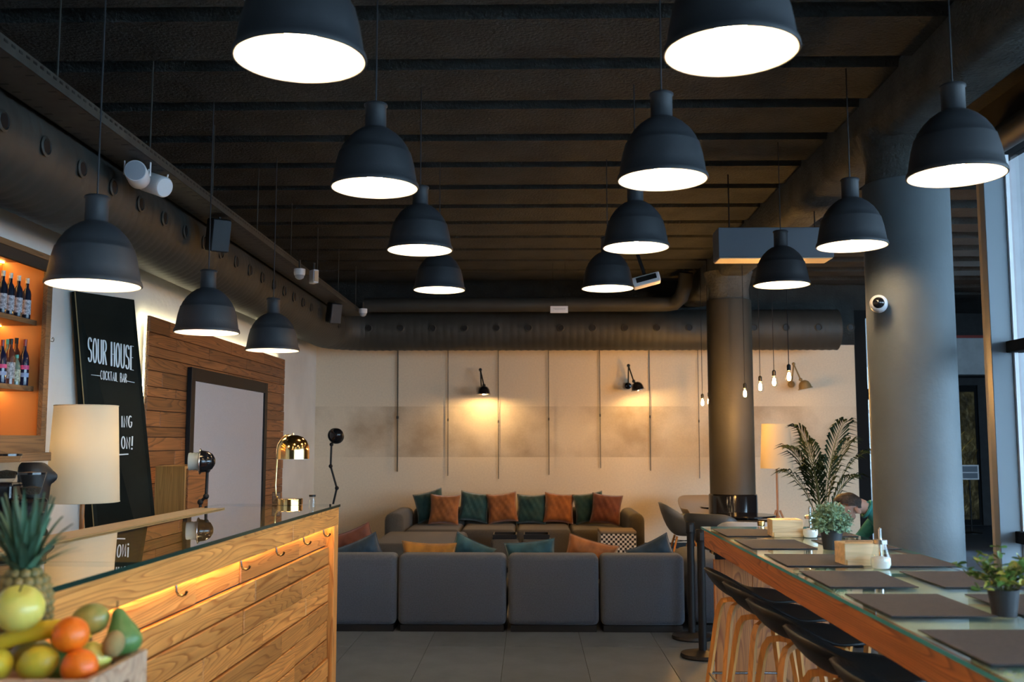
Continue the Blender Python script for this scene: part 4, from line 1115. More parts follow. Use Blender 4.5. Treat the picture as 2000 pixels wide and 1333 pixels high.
# far sofa
XA, XBf = pt(747, 1030, Y=13.2).x, pt(1257, 1030, Y=13.5).x
fs = thing('taupe_sofa', 'taupe modular sofa against the back wall with a row of cushions', 'sofa', (0, 0, 0))
zb = pt(900, 992, Y=14.3).z
n = 4; wv = (XBf - XA - .5) / n
for k in range(n):
    a = XA + .27 + wv * k; b_ = a + wv
    part('backrest', cushion_block(a + .004, b_ - .004, 14.30, 14.58, .06, zb, .08), M['sofa_brown'], fs, 40)
    part('seat', cushion_block(a + .004, b_ - .004, 13.30, 14.295, .06, .42, .06), M['sofa_brown'], fs, 40)
for a, b_ in ((XA, XA + .262), (XBf - .225, XBf)):
    part('armrest', cushion_block(a, b_, 13.30, 14.58, .06, zb - .01, .10), M['sofa_brown'], fs, 40)
part('chaise_seat', cushion_block(XA + .05, XA + 1.12, 11.7, 13.29, .06, .40, .07), M['sofa_brown'], fs, 40)
part('plinth', bbox(XA + .1, XBf - .1, 13.4, 14.5, 0, .058), M['black'], fs)
part('plinth', bbox(XA + .12, XA + 1.05, 11.8, 13.25, 0, .058), M['black'], fs)
# ottomans with black trays
for k, (pa_, pb_, lb) in enumerate(((958, 1014, 'taupe ottoman with black tray in front of the far sofa, nearer the chaise'), (1018, 1078, 'taupe ottoman with black tray in front of the far sofa, nearer the checked pouf'))):
    a, b_ = pt(pa_, 1045, Y=12.3).x, pt(pb_, 1045, Y=12.3).x
    t = thing('ottoman', lb, 'ottoman', (0, 12.2, 0), 0, 'ottomans')
    part('cushion', cushion_block(a, b_, 0, .42, .06, .40, .05), M['sofa_brown'], t, 40); part('foot', bbox(a + .04, b_ - .04, .04, .38, 0, .06), M['black'], t)
    u = thing('serving_tray', 'black tray lying on the %s ottoman' % ('chaise-side' if k == 0 else 'pouf-side'), 'tray', (0, 12.2, .40))
    part('tray_base', bbox(a + .03, b_ - .03, .03, .39, .0, .012, .003), M['black'], u)
    for q_ in ((a + .03, b_ - .03, .03, .045), (a + .03, b_ - .03, .375, .39), (a + .03, a + .045, .045, .375), (b_ - .045, b_ - .03, .045, .375)): part('tray_rim', bbox(*q_, .012, .055), M['black'], u)
a, b_ = pt(1172, 1040, Y=12.6).x, pt(1243, 1040, Y=12.6).x
t = thing('checked_pouf', 'black and white checked pouf with beige top by the far sofa', 'pouf', (0, 12.6, 0))
part('body', bbox(a, b_, 0, .46, .03, .43, .02, 3), M['check'], t)
part('seat_pad', bbox(a - .002, b_ + .002, -.002, .462, .43, .47, .015, 3), M['cushion_top'], t)
part('foot', bbox(a + .03, b_ - .03, .03, .43, 0, .03), M['black'], t)

# pillows
def pillow_bm(w, h, th, seed):
    rnd = random.Random(seed); bm = bmesh.new(); n = 18
    ph = [rnd.uniform(0, 6.28) for _ in range(6)]
    def P(u, v, s):
        e = (1 - u ** 4) * (1 - v ** 4); e = max(e, 0) ** .5
        x = u * w / 2 * (1 - .10 * (1 - v * v) * abs(u)); z = v * h / 2 * (1 - .10 * (1 - u * u) * abs(v))
        d = th / 2 * e * (1 + .10 * math.sin(5 * u + ph[0]) + .10 * math.sin(6 * v + ph[1] + 2 * u))
        d += .008 * e * math.sin(14 * (u + .6 * v) + ph[2]) + .006 * e * math.sin(17 * (u - .8 * v) + ph[3])
        return (x, s * d, z)
    G = {}
    for s in (1, -1):
        for i in range(n + 1):
            for j in range(n + 1):
                edge = i in (0, n) or j in (0, n)
                if edge and s == -1: G[(s, i, j)] = G[(1, i, j)]
                else: G[(s, i, j)] = bm.verts.new(P(-1 + 2 * i / n, -1 + 2 * j / n, s))
        for i in range(n):
            for j in range(n):
                q_ = [G[(s, i, j)], G[(s, i + 1, j)], G[(s, i + 1, j + 1)], G[(s, i, j + 1)]]
                bm.faces.new(q_ if s == -1 else q_[::-1])
    return bm
PM = {}
def pillow(x, y, z, rot, m, label, w=.46, h=.46, seed=0, group=None):
    t = thing('cushion', label, 'cushion', (x, y, z), 0, group); t.rotation_euler = rot
    key = (m, w, h, seed)
    if key not in PM: PM[key] = mesh(pillow_bm(w, h, .16, seed), 'cover', M[m], 180)
    new_obj('cover', PM[key], t)
    bm = bmesh.new(); pl = []
    for k in range(4):
        c = [(-1, -1), (1, -1), (1, 1), (-1, 1)][k]; d = [(1, -1), (1, 1), (-1, 1), (-1, -1)][k]
        for i in range(8):
            u, v = c[0] + (d[0] - c[0]) * i / 8, c[1] + (d[1] - c[1]) * i / 8
            pl.append((u * w / 2 * (1 - .10 * (1 - v * v) * abs(u)), 0, v * h / 2 * (1 - .10 * (1 - u * u) * abs(v))))
    pl.append(pl[0]); tube(bm, pl, .004, 5, caps=False); part('piping', bm, M[m], t, 180)
    return t
CUSH_F, CUSH_N = [], []
# far sofa row
FP = [(826, 'teal', -14, 'teal velvet cushion at the chaise-side arm of the taupe sofa'), (870, 'rust', 2, 'rust velvet cushion next to the chaise-side teal one'), (926, 'teal', 8, 'teal cushion between two rust cushions, second teal from the chaise side'),
      (981, 'rust', -6, 'rust cushion in the taupe sofa row, second rust from the chaise side'), (1038, 'teal', 0, 'upright teal cushion in the middle of the taupe sofa'), (1092, 'rust', 5, 'rust cushion next to the middle teal cushion of the taupe sofa'),
      (1150, 'teal', -8, 'creased teal cushion near the checked pouf'), (1202, 'brown_velvet', 6, 'dark rust cushion leaning at the pouf-side arm of the taupe sofa')]
for i, (px, m, ro, lb) in enumerate(FP):
    x = pt(px, 1010, Y=14.15).x
    CUSH_F.append(pillow(x, 14.13, .42 + .215, (R(-14), R(ro), R(random.uniform(-8, 8))), m, lb, .42, .42, i % 3, 'cushions on the taupe sofa'))
# near sofa cushions showing over its backrest
NP = [(704, 1041, 'navy', -22, .50, .40, 'dark navy cushion leaning on the backrest beside the brown one at the bar end', .02), (688, 1021, 'brown_velvet', -20, .46, .44, 'dark brown cushion at the bar end of the grey sofa', .20),
      (838, 1056, 'mustard', 2, .54, .40, 'mustard cushion on the grey sofa beside a blue one', 0), (916, 1043, 'petrol', 24, .44, .40, 'tilted blue cushion on the grey sofa next to the mustard one', .02),
      (1038, 1050, 'petrol', -6, .50, .40, 'wide petrol blue cushion in the middle of the grey sofa', .0), (1150, 1041, 'rust', 15, .52, .40, 'golden rust cushion on the grey sofa facing the checked pouf', .02), (1278, 1042, 'navy', -24, .46, .40, 'navy cushion at the stanchion end of the grey sofa', 0)]
for i, (px, py, m, ro, w, h, lb, dy) in enumerate(NP):
    ang = abs(R(ro)); topz = pt(px, py, Y=YS + .34).z
    half = (h / 2 * math.cos(ang) + w / 2 * math.sin(ang)) * .94
    CUSH_N.append((topz, None)); CUSH_N[-1] = (topz, pillow(pt(px, py, Y=YS + .34).x, YS + .36 + dy, topz - half * math.cos(R(12)), (R(12), R(ro), R(random.uniform(-6, 6))), m, lb, w, h, i % 3, 'cushions on the grey sofa'))
def settle(items, seat, ytouch, sgn, xlo, xhi, tops=None):
    done = []
    for i, c in enumerate(items):
        v, _ = wverts(c); lo, hi = min(q.z for q in v), max(q.z for q in v)
        if tops:
            f = min(1.0, (tops[i] - seat - .002) / (hi - lo)); c.scale = (max(f, .86), f, f) if f < 1 else (1, 1, 1)
        v, _ = wverts(c); c.location.z += seat + .002 - min(q.z for q in v)
        x0, x1 = min(q.x for q in v), max(q.x for q in v)
        if x0 < xlo: c.location.x += xlo - x0
        if x1 > xhi: c.location.x -= x1 - xhi
        ys_ = [q.y for q in v]; c.location.y += (ytouch - (min(ys_) if sgn > 0 else max(ys_)))
        for _k in range(40):                     # slide off the cushions already placed
            b_ = bvh(c)
            if not any(b_.overlap(d_) for d_ in done): break
            c.location.y += sgn * .012
        done.append(bvh(c))
settle(CUSH_F, .42, 14.296, -1, XA + .268, XBf - .230)
settle([c for _, c in CUSH_N], .35, YS + .246, 1, -2.03, edges[-1] + .02, [t_ for t_, _ in CUSH_N])

# ------------------------------------------------------------------ stanchions
for (px, py, top, lb) in ((1352, 1248, 1033, 'black belt stanchion post standing by the grey sofa'), (1373, 1284, 1045, 'black belt stanchion post standing by the glass table end')):
    p = pt(px, py, Z=0); zt = .93
    t = thing('stanchion', lb, 'stanchion', (p.x, p.y, 0))
    bm = bmesh.new(); lathe(bm, [(0, 0), (.16, 0), (.165, .01), (.16, .03), (.05, .045), (.032, .05)], 36); part('base', bm, M['black'], t, 40)
    bm = bmesh.new(); lathe(bm, [(.030, .04), (.030, zt)], 24); part('post', bm, M['black'], t, 40)
    bm = bmesh.new(); lathe(bm, [(.036, zt - .09), (.038, zt - .085), (.038, zt - .005), (.034, zt), (0, zt)], 24); part('belt_head', bm, M['black'], t, 40)
    part('belt_slot', bbox(-.012, .012, -.044, -.034, zt - .075, zt - .02), M['black_rubber'], t)

# ------------------------------------------------------------------ high table
TX0, TX1, TY0, TY1, TZ = 1.10, 1.88, -.6, 6.42, 1.05
tb = thing('high_table', 'long high table with glass top over reddish pine frame', 'table', (0, 0, 0))
part('core_top', bbox(TX0 + .03, TX1 - .03, TY0, TY1 - .03, TZ - .045, TZ - .014), M['table_core'], tb)
part('apron', bbox(-.016, .016, -3.5, 3.5, -.052, .052, .003), M['table_wood'], tb, None, (TX0 + .016, (TY0 + TY1) / 2, TZ - .068))
part('apron', bbox(-.016, .016, -3.5, 3.5, -.052, .052, .003), M['table_wood'], tb, None, (TX1 - .016, (TY0 + TY1) / 2, TZ - .068))
part('end_rail', bbox(TX0 + .034, TX1 - .034, TY1 - .03, TY1 - .005, TZ - .12, TZ - .016, .003), M['table_wood'], tb)
for yy in (TY1 - .10, 2.93, .2):
    for k in range(3):
        w = (TX1 - TX0 - .08) / 3
        part('leg_board', bbox(TX0 + .04 + w * k + .001, TX0 + .04 + w * (k + 1) - .001, -.02, .02, 0, TZ - (.125 if k else .19), .002, 1), M['table_wood_v'], tb, None, (0, yy, 0))
bm = bmesh.new(); box(bm, TX0 + .05, TX0 + .15, TY1 - .11, TY1 - .09, TZ - .19, TZ - .125); part('opening_dark', bm, M['black'], tb)  # black block painted in for the dark of an opening in the end boards
for y0, y1 in ((TY0, 2.02), (2.024, 4.21), (4.214, TY1 + .02)):
    bm = bmesh.new(); box(bm, TX0 - .015, TX1 + .015, y0, y1, TZ - .0135, TZ); bm.normal_update()
    for f in bm.faces: f.material_index = 0 if abs(f.normal.z) > .5 else 1
    part('glass_sheet', bm, [M['glass_table'], M['glass_table_edge']], tb)
mat_me = mesh(bbox(-.165, .165, -.225, .225, 0, .004, .0015, 1), 'felt', M['mat'])
my = [6.00, 5.345, 4.65, 4.03, 3.41, 2.74]
for i, yy in enumerate(my):
    for side, xx in (('bar', TX0 + .185), ('window', TX1 - .175)):
        o = new_obj('placemat', mat_me, None, (xx, yy, TZ + .001), (0, 0, R(random.uniform(-.8, .8))))
        tag(o, 'dark rectangular placemat along the %s side of the glass table, %s from the palm end' % (side, ORD[i]), 'placemat', 'placemats on the glass table')
# napkin boxes
def napkin_box(px, py, lb, rz=0, back=0):
    p = pt(px, py, Z=TZ)
    t = thing('napkin_box', lb, 'napkin box', (p.x, p.y + .06 + back, TZ + .001), rz)
    part('body', bbox(-.088, .088, -.06, .06, 0, .097, .004), M['light_wood'], t)
    part('front_lip', bbox(-.080, .080, -.068, -.060, 0, .026, .002), M['light_wood'], t)
    part('slot', bbox(-.06, .06, -.004, .004, .0965, .0985), M['black'], t)
napkin_box(1539, 1050, 'pale wooden napkin box at the palm end of the glass table')
napkin_box(1697, 1110, 'pale wooden napkin box halfway along the glass table beside a sugar jar', R(4), .065)
def sugar(px, py, lb):
    p = pt(px, py, Z=TZ)
    t = thing('sugar_dispenser', lb, 'sugar jar', (p.x, p.y, TZ + .001), 0, 'sugar dispensers')
    bm = bmesh.new(); lathe(bm, [(0, 0), (.036, 0), (.044, .02), (.043, .045), (.032, .075), (.027, .10), (.028, .115)], 28); bmesh.ops.delete(bm, geom=[f for f in bm.faces if len(f.verts) > 4 and f.calc_center_median().z > .1], context='FACES_ONLY'); part('jar', bm, M['clear'], t, 60)
    bm = bmesh.new(); lathe(bm, [(0, .003), (.034, .003), (.041, .02), (.040, .045), (.0, .055)], 28); part('sugar', bm, M['sugar'], t, 60)
    bm = bmesh.new(); lathe(bm, [(.0295, .105), (.030, .122), (.012, .126)], 24); part('screw_cap', bm, M['steel'], t, 40)
    bm = bmesh.new(); tube(bm, [(0, 0, .04), (0, 0, .165), (.004, 0, .170)], .0075, 12); part('pour_tube', bm, M['steel'], t, 60)
sugar(1583, 1051, 'glass sugar dispenser beside the palm-end napkin box')
sugar(1721, 1112, 'glass sugar dispenser in front of the halfway napkin box')
p = pt(1483, 1027, Z=TZ + .0)
t = thing('copper_cup', 'small copper candle cup at the far edge of the glass table', 'cup', (p.x, p.y - .05, TZ + .001))
bm = bmesh.new(); lathe(bm, [(0, 0), (.022, 0), (.024, .03), (.021, .03), (.02, .006), (0, .006)], 20); part('cup', bm, M['brass'], t, 50)
bm = bmesh.new(); lathe(bm, [(0, .006), (.019, .006), (.019, .022), (0, .023)], 16); part('candle', bm, M['sugar'], t, 50)

# potted plants on the table
def pot(t, r0, r1, h):
    bm = bmesh.new(); lathe(bm, [(0, 0), (r0, 0), (r1, h), (r1 - .004, h), (r1 - .008, h - .012), (0, h - .012)], 32); part('pot', bm, M['pot'], t, 40)
    bm = bmesh.new(); lathe(bm, [(0, h - .016), (r1 - .01, h - .011), (0, h - .004)], 20); part('soil', bm, M['soil'], t, 60)
p = pt(1625, 1074, Z=TZ)
t = thing('thyme_plant', 'fluffy sage-green potted herb on the glass table near the napkin box', 'plant', (p.x, p.y, TZ + .001))
pot(t, .042, .056, .10)
bm = bmesh.new(); rnd = random.Random(3)
for k in range(420):
    a, ph = rnd.uniform(0, 6.283), math.acos(rnd.uniform(-.62, 1)); d = Vector((math.sin(ph) * math.cos(a), math.sin(ph) * math.sin(a), math.cos(ph)))
    rr = rnd.uniform(.075, .108); tip = Vector((0, 0, .142)) + Vector((d.x * rr * 1.02, d.y * rr * 1.02, d.z * rr * .92)); root = Vector((d.x * .02, d.y * .02, .09))
    mid = root.lerp(tip, .55) + Vector((0, 0, .012))
    for s_ in range(7):
        f = .45 + .55 * s_ / 6; c = root.lerp(mid, f * 2) if f < .5 else mid.lerp(tip, f * 2 - 1)
        for q_ in range(2):
            v = Vector((rnd.uniform(-1, 1), rnd.uniform(-1, 1), rnd.uniform(-.4, 1))).normalized(); sd_ = v.cross(Vector((rnd.uniform(-1, 1), rnd.uniform(-1, 1), .3))).normalized()
            l, w = .014, .0042
            bm.faces.new([bm.verts.new(x_) for x_ in (c, c + v * l * .5 + sd_ * w, c + v * l, c + v * l * .5 - sd_ * w)])
fo = part('foliage', bm, M['leaf_pale'], t); fo['kind'] = 'stuff'
bm = bmesh.new()
for k in range(14):
    a = k * .45 * 2; tube(bm, [(0, 0, .085), (.03 * math.cos(a), .03 * math.sin(a), .13), (.075 * math.cos(a), .075 * math.sin(a), .17 + .03 * math.sin(3 * a))], .0012, 4)
part('stems', bm, M['stem'], t)

p = pt(1962, 1204, Z=TZ)
t = thing('leafy_pot_plant', 'bushy potted plant with rounded green and yellow leaves on the glass table', 'plant', (p.x, p.y, TZ + .001))
pot(t, .036, .047, .082)
lbm = bmesh.new(); vv = [lbm.verts.new(q_) for q_ in ((0, 0, 0), (.006, .007, .001), (.009, .015, .002), (.006, .023, .001), (0, .027, -.001), (-.006, .023, .001), (-.009, .015, .002), (-.006, .007, .001), (0, .014, -.002))]
for k in range(8): lbm.faces.new((vv[8], vv[k], vv[(k + 1) % 8]))
leaf_g, leaf_y = mesh(lbm, 'leaf', M['leaf_mid'], 180), None
leaf_y = leaf_g.copy(); leaf_y.materials.clear(); leaf_y.materials.append(M['leaf_yellow'])
rnd = random.Random(11); sb = bmesh.new()
for k in range(26):
    a = rnd.uniform(0, 6.283); lean = rnd.uniform(.05, 1.0) ** .7; L_ = rnd.uniform(.10, .175) * (1 - .18 * lean)
    d = Vector((math.sin(lean * 1.35) * math.cos(a), math.sin(lean * 1.35) * math.sin(a), math.cos(lean * 1.35)))
    root = Vector((.012 * math.cos(a), .012 * math.sin(a), .072)); mid = root + d * L_ * .5 + Vector((0, 0, .012)); tip = root + d * L_ + Vector((0, 0, .012 - .03 * lean))
    tube(sb, [root, mid, tip], [.0018, .0014, .0008], 5)
    for s_ in range(5):
        f = .35 + .65 * s_ / 4; c = root.lerp(mid, f * 2) if f < .5 else mid.lerp(tip, f * 2 - 1)
        for q_ in range(2 if s_ < 4 else 3):
            o = new_obj('leaf', leaf_y if rnd.random() < .2 else leaf_g, t, c)
            sc_f = rnd.uniform(.8, 1.25); o.scale = (sc_f,) * 3
            o.rotation_euler = (rnd.uniform(-.2, 1.1), rnd.uniform(-.6, .6), rnd.uniform(0, 6.283))
part('stems', sb, M['stem'], t)

# ------------------------------------------------------------------ seats
def bowl_bm(rx, ry, zc, rim, n=40, m_=10, power=2.6, fn=None):
    """shell: a scooped surface whose rim height depends on direction (angle 0 = +x front)"""
    bm = bmesh.new(); c = bm.verts.new((0, 0, zc)); prev = None
    for i in range(1, m_ + 1):
        r = i / m_; ring = []
        for k in range(n):
            a = 2 * math.pi * k / n; h = rim(a)
            sq = (abs(math.cos(a)) ** 3.0 + abs(math.sin(a)) ** 3.0) ** (-1 / 3.0)
            f = r ** power
            spread = 1 + .10 * f * (h - zc)
            ring.append(bm.verts.new((rx * r * math.cos(a) * sq * spread, ry * r * math.sin(a) * sq * spread, zc + (h - zc) * f)))
        for k in range(n):
            if prev is None: bm.faces.new((c, ring[k], ring[(k + 1) % n]))
            else: bm.faces.new((prev[k], ring[k], ring[(k + 1) % n], prev[(k + 1) % n]))
        prev = ring
    return bm
def smooth01(t): t = max(0, min(1, t)); return t * t * (3 - 2 * t)
def shell_obj(name, bm, m, t, th=.010):
    o = part(name, bm, m, t, 180)
    md = o.modifiers.new('thick', 'SOLIDIFY'); md.thickness = th; md.offset = 0
    return o
def stool_proto():
    t = thing('bar_stool', 'x', 'bar stool', (0, 0, 0), 0, 'bar stools at the glass table')
    # front faces +x; back is -x
    rim = lambda a: .748 + .135 * smooth01((-math.cos(a) + .35) / 1.35) - .012 * smooth01((math.cos(a) - .5) / .5)
    shell_obj('seat_shell', bowl_bm(.235, .255, .735, rim, power=3.2), M['black'], t, .012)
    for sx in (-1, 1):
        for sy in (-1, 1):
            bm = bmesh.new()
            tube(bm, [(.03 * sx, .03 * sy, .712), (.09 * sx, .09 * sy, .712), (.125 * sx, .125 * sy, .700), (.142 * sx, .142 * sy, .665), (.155 * sx, .155 * sy, .60), (.235 * sx, .235 * sy, 0.002)], [.017, .018, .020, .020, .019, .015], 4, flat=1.0)
            part('leg', bm, M['leg_wood'], t, 30)
    q_ = .199
    for a, b_ in (((-q_, -q_), (q_, -q_)), ((q_, -q_), (q_, q_)), ((q_, q_), (-q_, q_)), ((-q_, q_), (-q_, -q_))):
        bm = bmesh.new(); tube(bm, [(*a, .285), (*b_, .285)], .007, 10); part('footrest_bar', bm, M['steel'], t, 40)
    bm = bmesh.new(); lathe(bm, [(.06, .712), (.06, .726), (0, .726)], 20); part('seat_mount', bm, M['black'], t, 40)
    return t
sp = stool_proto()
ys = [5.62, 5.07, 4.52, 3.86, 3.26, 2.6]
for i, yy in enumerate(ys):
    lb = 'black oak-legged bar stool on the bar side of the table, %s from the stanchions' % ORD[i]
    loc, rot = (1.215, yy, 0), (0, 0, R(random.uniform(-5, 5)))
    if i == 0: sp.location = loc; sp.rotation_euler = rot; sp['label'] = lb
    else: copy_tree(sp, lb, loc, rot)
for i, yy in enumerate((5.3, 4.6, 3.95, 3.3)):
    copy_tree(sp, 'black oak-legged bar stool on the window side of the table, %s from the column' % ORD[i], (1.86, yy, 0), (0, 0, R(180 + random.uniform(-5, 5))))

def armchair(x, y, rz, m, lb):
    t = thing('shell_armchair', lb, 'chair', (x, y, 0), rz, 'shell armchairs')
    def rim(a):
        b_ = smooth01((-math.cos(a) + .05) / .95); fr = smooth01((math.cos(a) - .55) / .40)
        return .665 + .16 * b_ - .235 * fr
    shell_obj('seat_shell', bowl_bm(.29, .31, .425, rim, power=3.4), M[m], t, .009)
    for sx in (-1, 1):
        for sy in (-1, 1):
            bm = bmesh.new(); tube(bm, [(.10 * sx, .10 * sy, .42), (.22 * sx, .22 * sy, .004)], [.014, .009], 8); part('leg', bm, M['leg_wood'], t, 40)
    bm = bmesh.new(); tube(bm, [(-.12, -.12, .36), (.12, .12, .36)], .005, 6); tube(bm, [(-.12, .12, .36), (.12, -.12, .36)], .005, 6); part('wire_brace', bm, M['black'], t)
    return t
armchair(1.90, 12.5, R(0), 'shell_grey', 'grey shell armchair beside the far column, its side to the sofa')
armchair(2.0, 10.85, R(55), 'shell_dark', 'dark grey shell armchair turned from the stanchions toward the column table')
armchair(2.38, 13.9, R(-80), 'shell_tan', 'tan shell armchair behind the column table near the back wall')
armchair(2.12, 9.85, R(80), 'shell_white', 'white shell armchair whose top shows over the glass table end')
armchair(2.97, 8.0, R(180), 'shell_grey', 'grey shell armchair the man sits on')

# round tables by the far column
def round_table(x, y, z, r, lb):
    t = thing('round_table', lb, 'table', (x, y, 0))
    bm = bmesh.new(); lathe(bm, [(0, z - .025), (r - .01, z - .025), (r, z - .018), (r, z - .006), (r - .006, z), (0, z)], 48); part('tabletop', bm, M['black_gloss'], t, 40)
    bm = bmesh.new(); lathe(bm, [(.028, .02), (.028, z - .026)], 16); part('pedestal', bm, M['black'], t, 40)
    bm = bmesh.new(); lathe(bm, [(0, 0), (.22, 0), (.22, .012), (.03, .03)], 32); part('base', bm, M['black'], t, 40)
    return t
round_table(2.53, 13.02, .745, .34, 'black round table on the back-wall side of the far column')
round_table(2.46, 11.60, .745, .35, 'black round table on the entrance side of the far column')
round_table(2.52, 8.6, .74, .30, 'round cafe table where the man in the teal sweater sits')
t = thing('black_cabinet', 'low black cabinet under the round table by the far column', 'cabinet', (2.06, 11.19, 0))
part('body', bbox(.05, .75, 0, .17, .04, .71, .008), M['black'], t); part('door', bbox(.06, .74, -.018, 0, .06, .69, .004), M['black_gloss'], t); part('plinth', bbox(.08, .72, .03, .15, 0, .04), M['dark_wall'], t)
t = thing('bench', 'low dark bench along the glass front past the near column', 'bench', (2.85, 5.9, 0))
part('seat', bbox(0, .42, -.6, .95, .40, .47, .01), M['black'], t)
for yy in (-.5, .8): part('leg', bbox(.05, .37, yy, yy + .05, 0, .40), M['black'], t)
# sign stand in the hall
p = pt(1893, 923, D=17.2)
t = thing('sign_stand', 'slim stand holding a framed notice in the dark hall', 'sign', (p.x, p.y, 0))
zz = p.z
bm = bmesh.new(); lathe(bm, [(0, 0), (.17, 0), (.17, .012), (.02, .03)], 28); part('base', bm, M['black'], t, 40)
bm = bmesh.new(); tube(bm, [(0, 0, .02), (0, 0, zz)], .014, 10); part('pole', bm, M['black'], t, 40)
part('notice', bbox(-.135, .135, -.03, -.02, zz - .11, zz + .11), M['grey_box'], t)
for q_ in ((-.15, .15, zz + .105, zz + .125), (-.15, .15, zz - .125, zz - .105), (-.15, -.13, zz - .105, zz + .105), (.13, .15, zz - .105, zz + .105), (-.13, .13, zz - .012, zz + .004)):
    part('frame_bar', bbox(q_[0], q_[1], -.034, -.018, q_[2], q_[3]), M['white_plastic'], t)

# ------------------------------------------------------------------ palm
p = pt(1604, 900, D=10.8)
t = thing('potted_palm', 'tall potted palm with feathery fronds beside the cream floor lamp', 'plant', (p.x, p.y, 0))
bm = bmesh.new(); lathe(bm, [(0, 0), (.15, 0), (.19, .38), (.18, .38), (.17, .34), (0, .34)], 36); part('pot', bm, M['pot'], t, 40)
rnd = random.Random(5)
FR = [(-75, .52, 1.83, 28), (-165, .42, 1.55, 30), (15, .38, 1.62, 26), (-20, .48, 1.50, 28), (195, .28, 1.75, 30), (100, .35, 1.6, 24), (60, .40, 1.42, 24), (-120, .45, 1.38, 24), (230, .35, 1.30, 22), (150, .42, 1.28, 22), (-45, .40, 1.25, 22)]
for k, (az, reach, top, nl) in enumerate(FR):
    a = R(az); bm = bmesh.new(); P_ = []
    for i in range(15):
        f = i / 14
        rr = reach * (f ** 1.6); z = .34 + (top - .34) * (1 - (1 - f) ** 1.5) - .20 * reach * max(0, f - .6) ** 1.2
        P_.append(Vector((rr * math.cos(a), rr * math.sin(a), z)))
    tube(bm, P_, [.009 - .0065 * i / 14 for i in range(15)], 6, mi=1)
    nl = int(nl * .68)
    for i in range(nl):
        f = .42 + .57 * i / (nl - 1); x_ = f * 14; i0 = min(int(x_), 13); c = P_[i0].lerp(P_[i0 + 1], x_ - i0)
        tg = (P_[i0 + 1] - P_[i0]).normalized(); side = tg.cross(Vector((0, 0, 1))).normalized()
        l = .30 * math.sin(math.pi * (.18 + .75 * (f - .42) / .58)) + .06
        for sgn in (-1, 1):
            d = (side * sgn * .62 + tg * .85 + Vector((0, 0, .10 + rnd.uniform(-.15, .15)))).normalized()
            w_ = .0135; m1_ = c + d * l * .55 + Vector((0, 0, -.01)); e_ = c + d * l + Vector((0, 0, -.09 * l / .2)); wv_ = d.cross(side.cross(d)).normalized(); wv_ = (tg.cross(d)).cross(d).normalized() * w_
            q_ = [bm.verts.new(v_) for v_ in (c, m1_ + wv_, e_, m1_ - wv_)]; bm.faces.new(q_)
    part('frond', bm, [M['palm'], M['stem']], t)
bm = bmesh.new(); lathe(bm, [(0, .335), (.172, .338), (0, .35)], 24); part('soil', bm, M['soil'], t, 60)

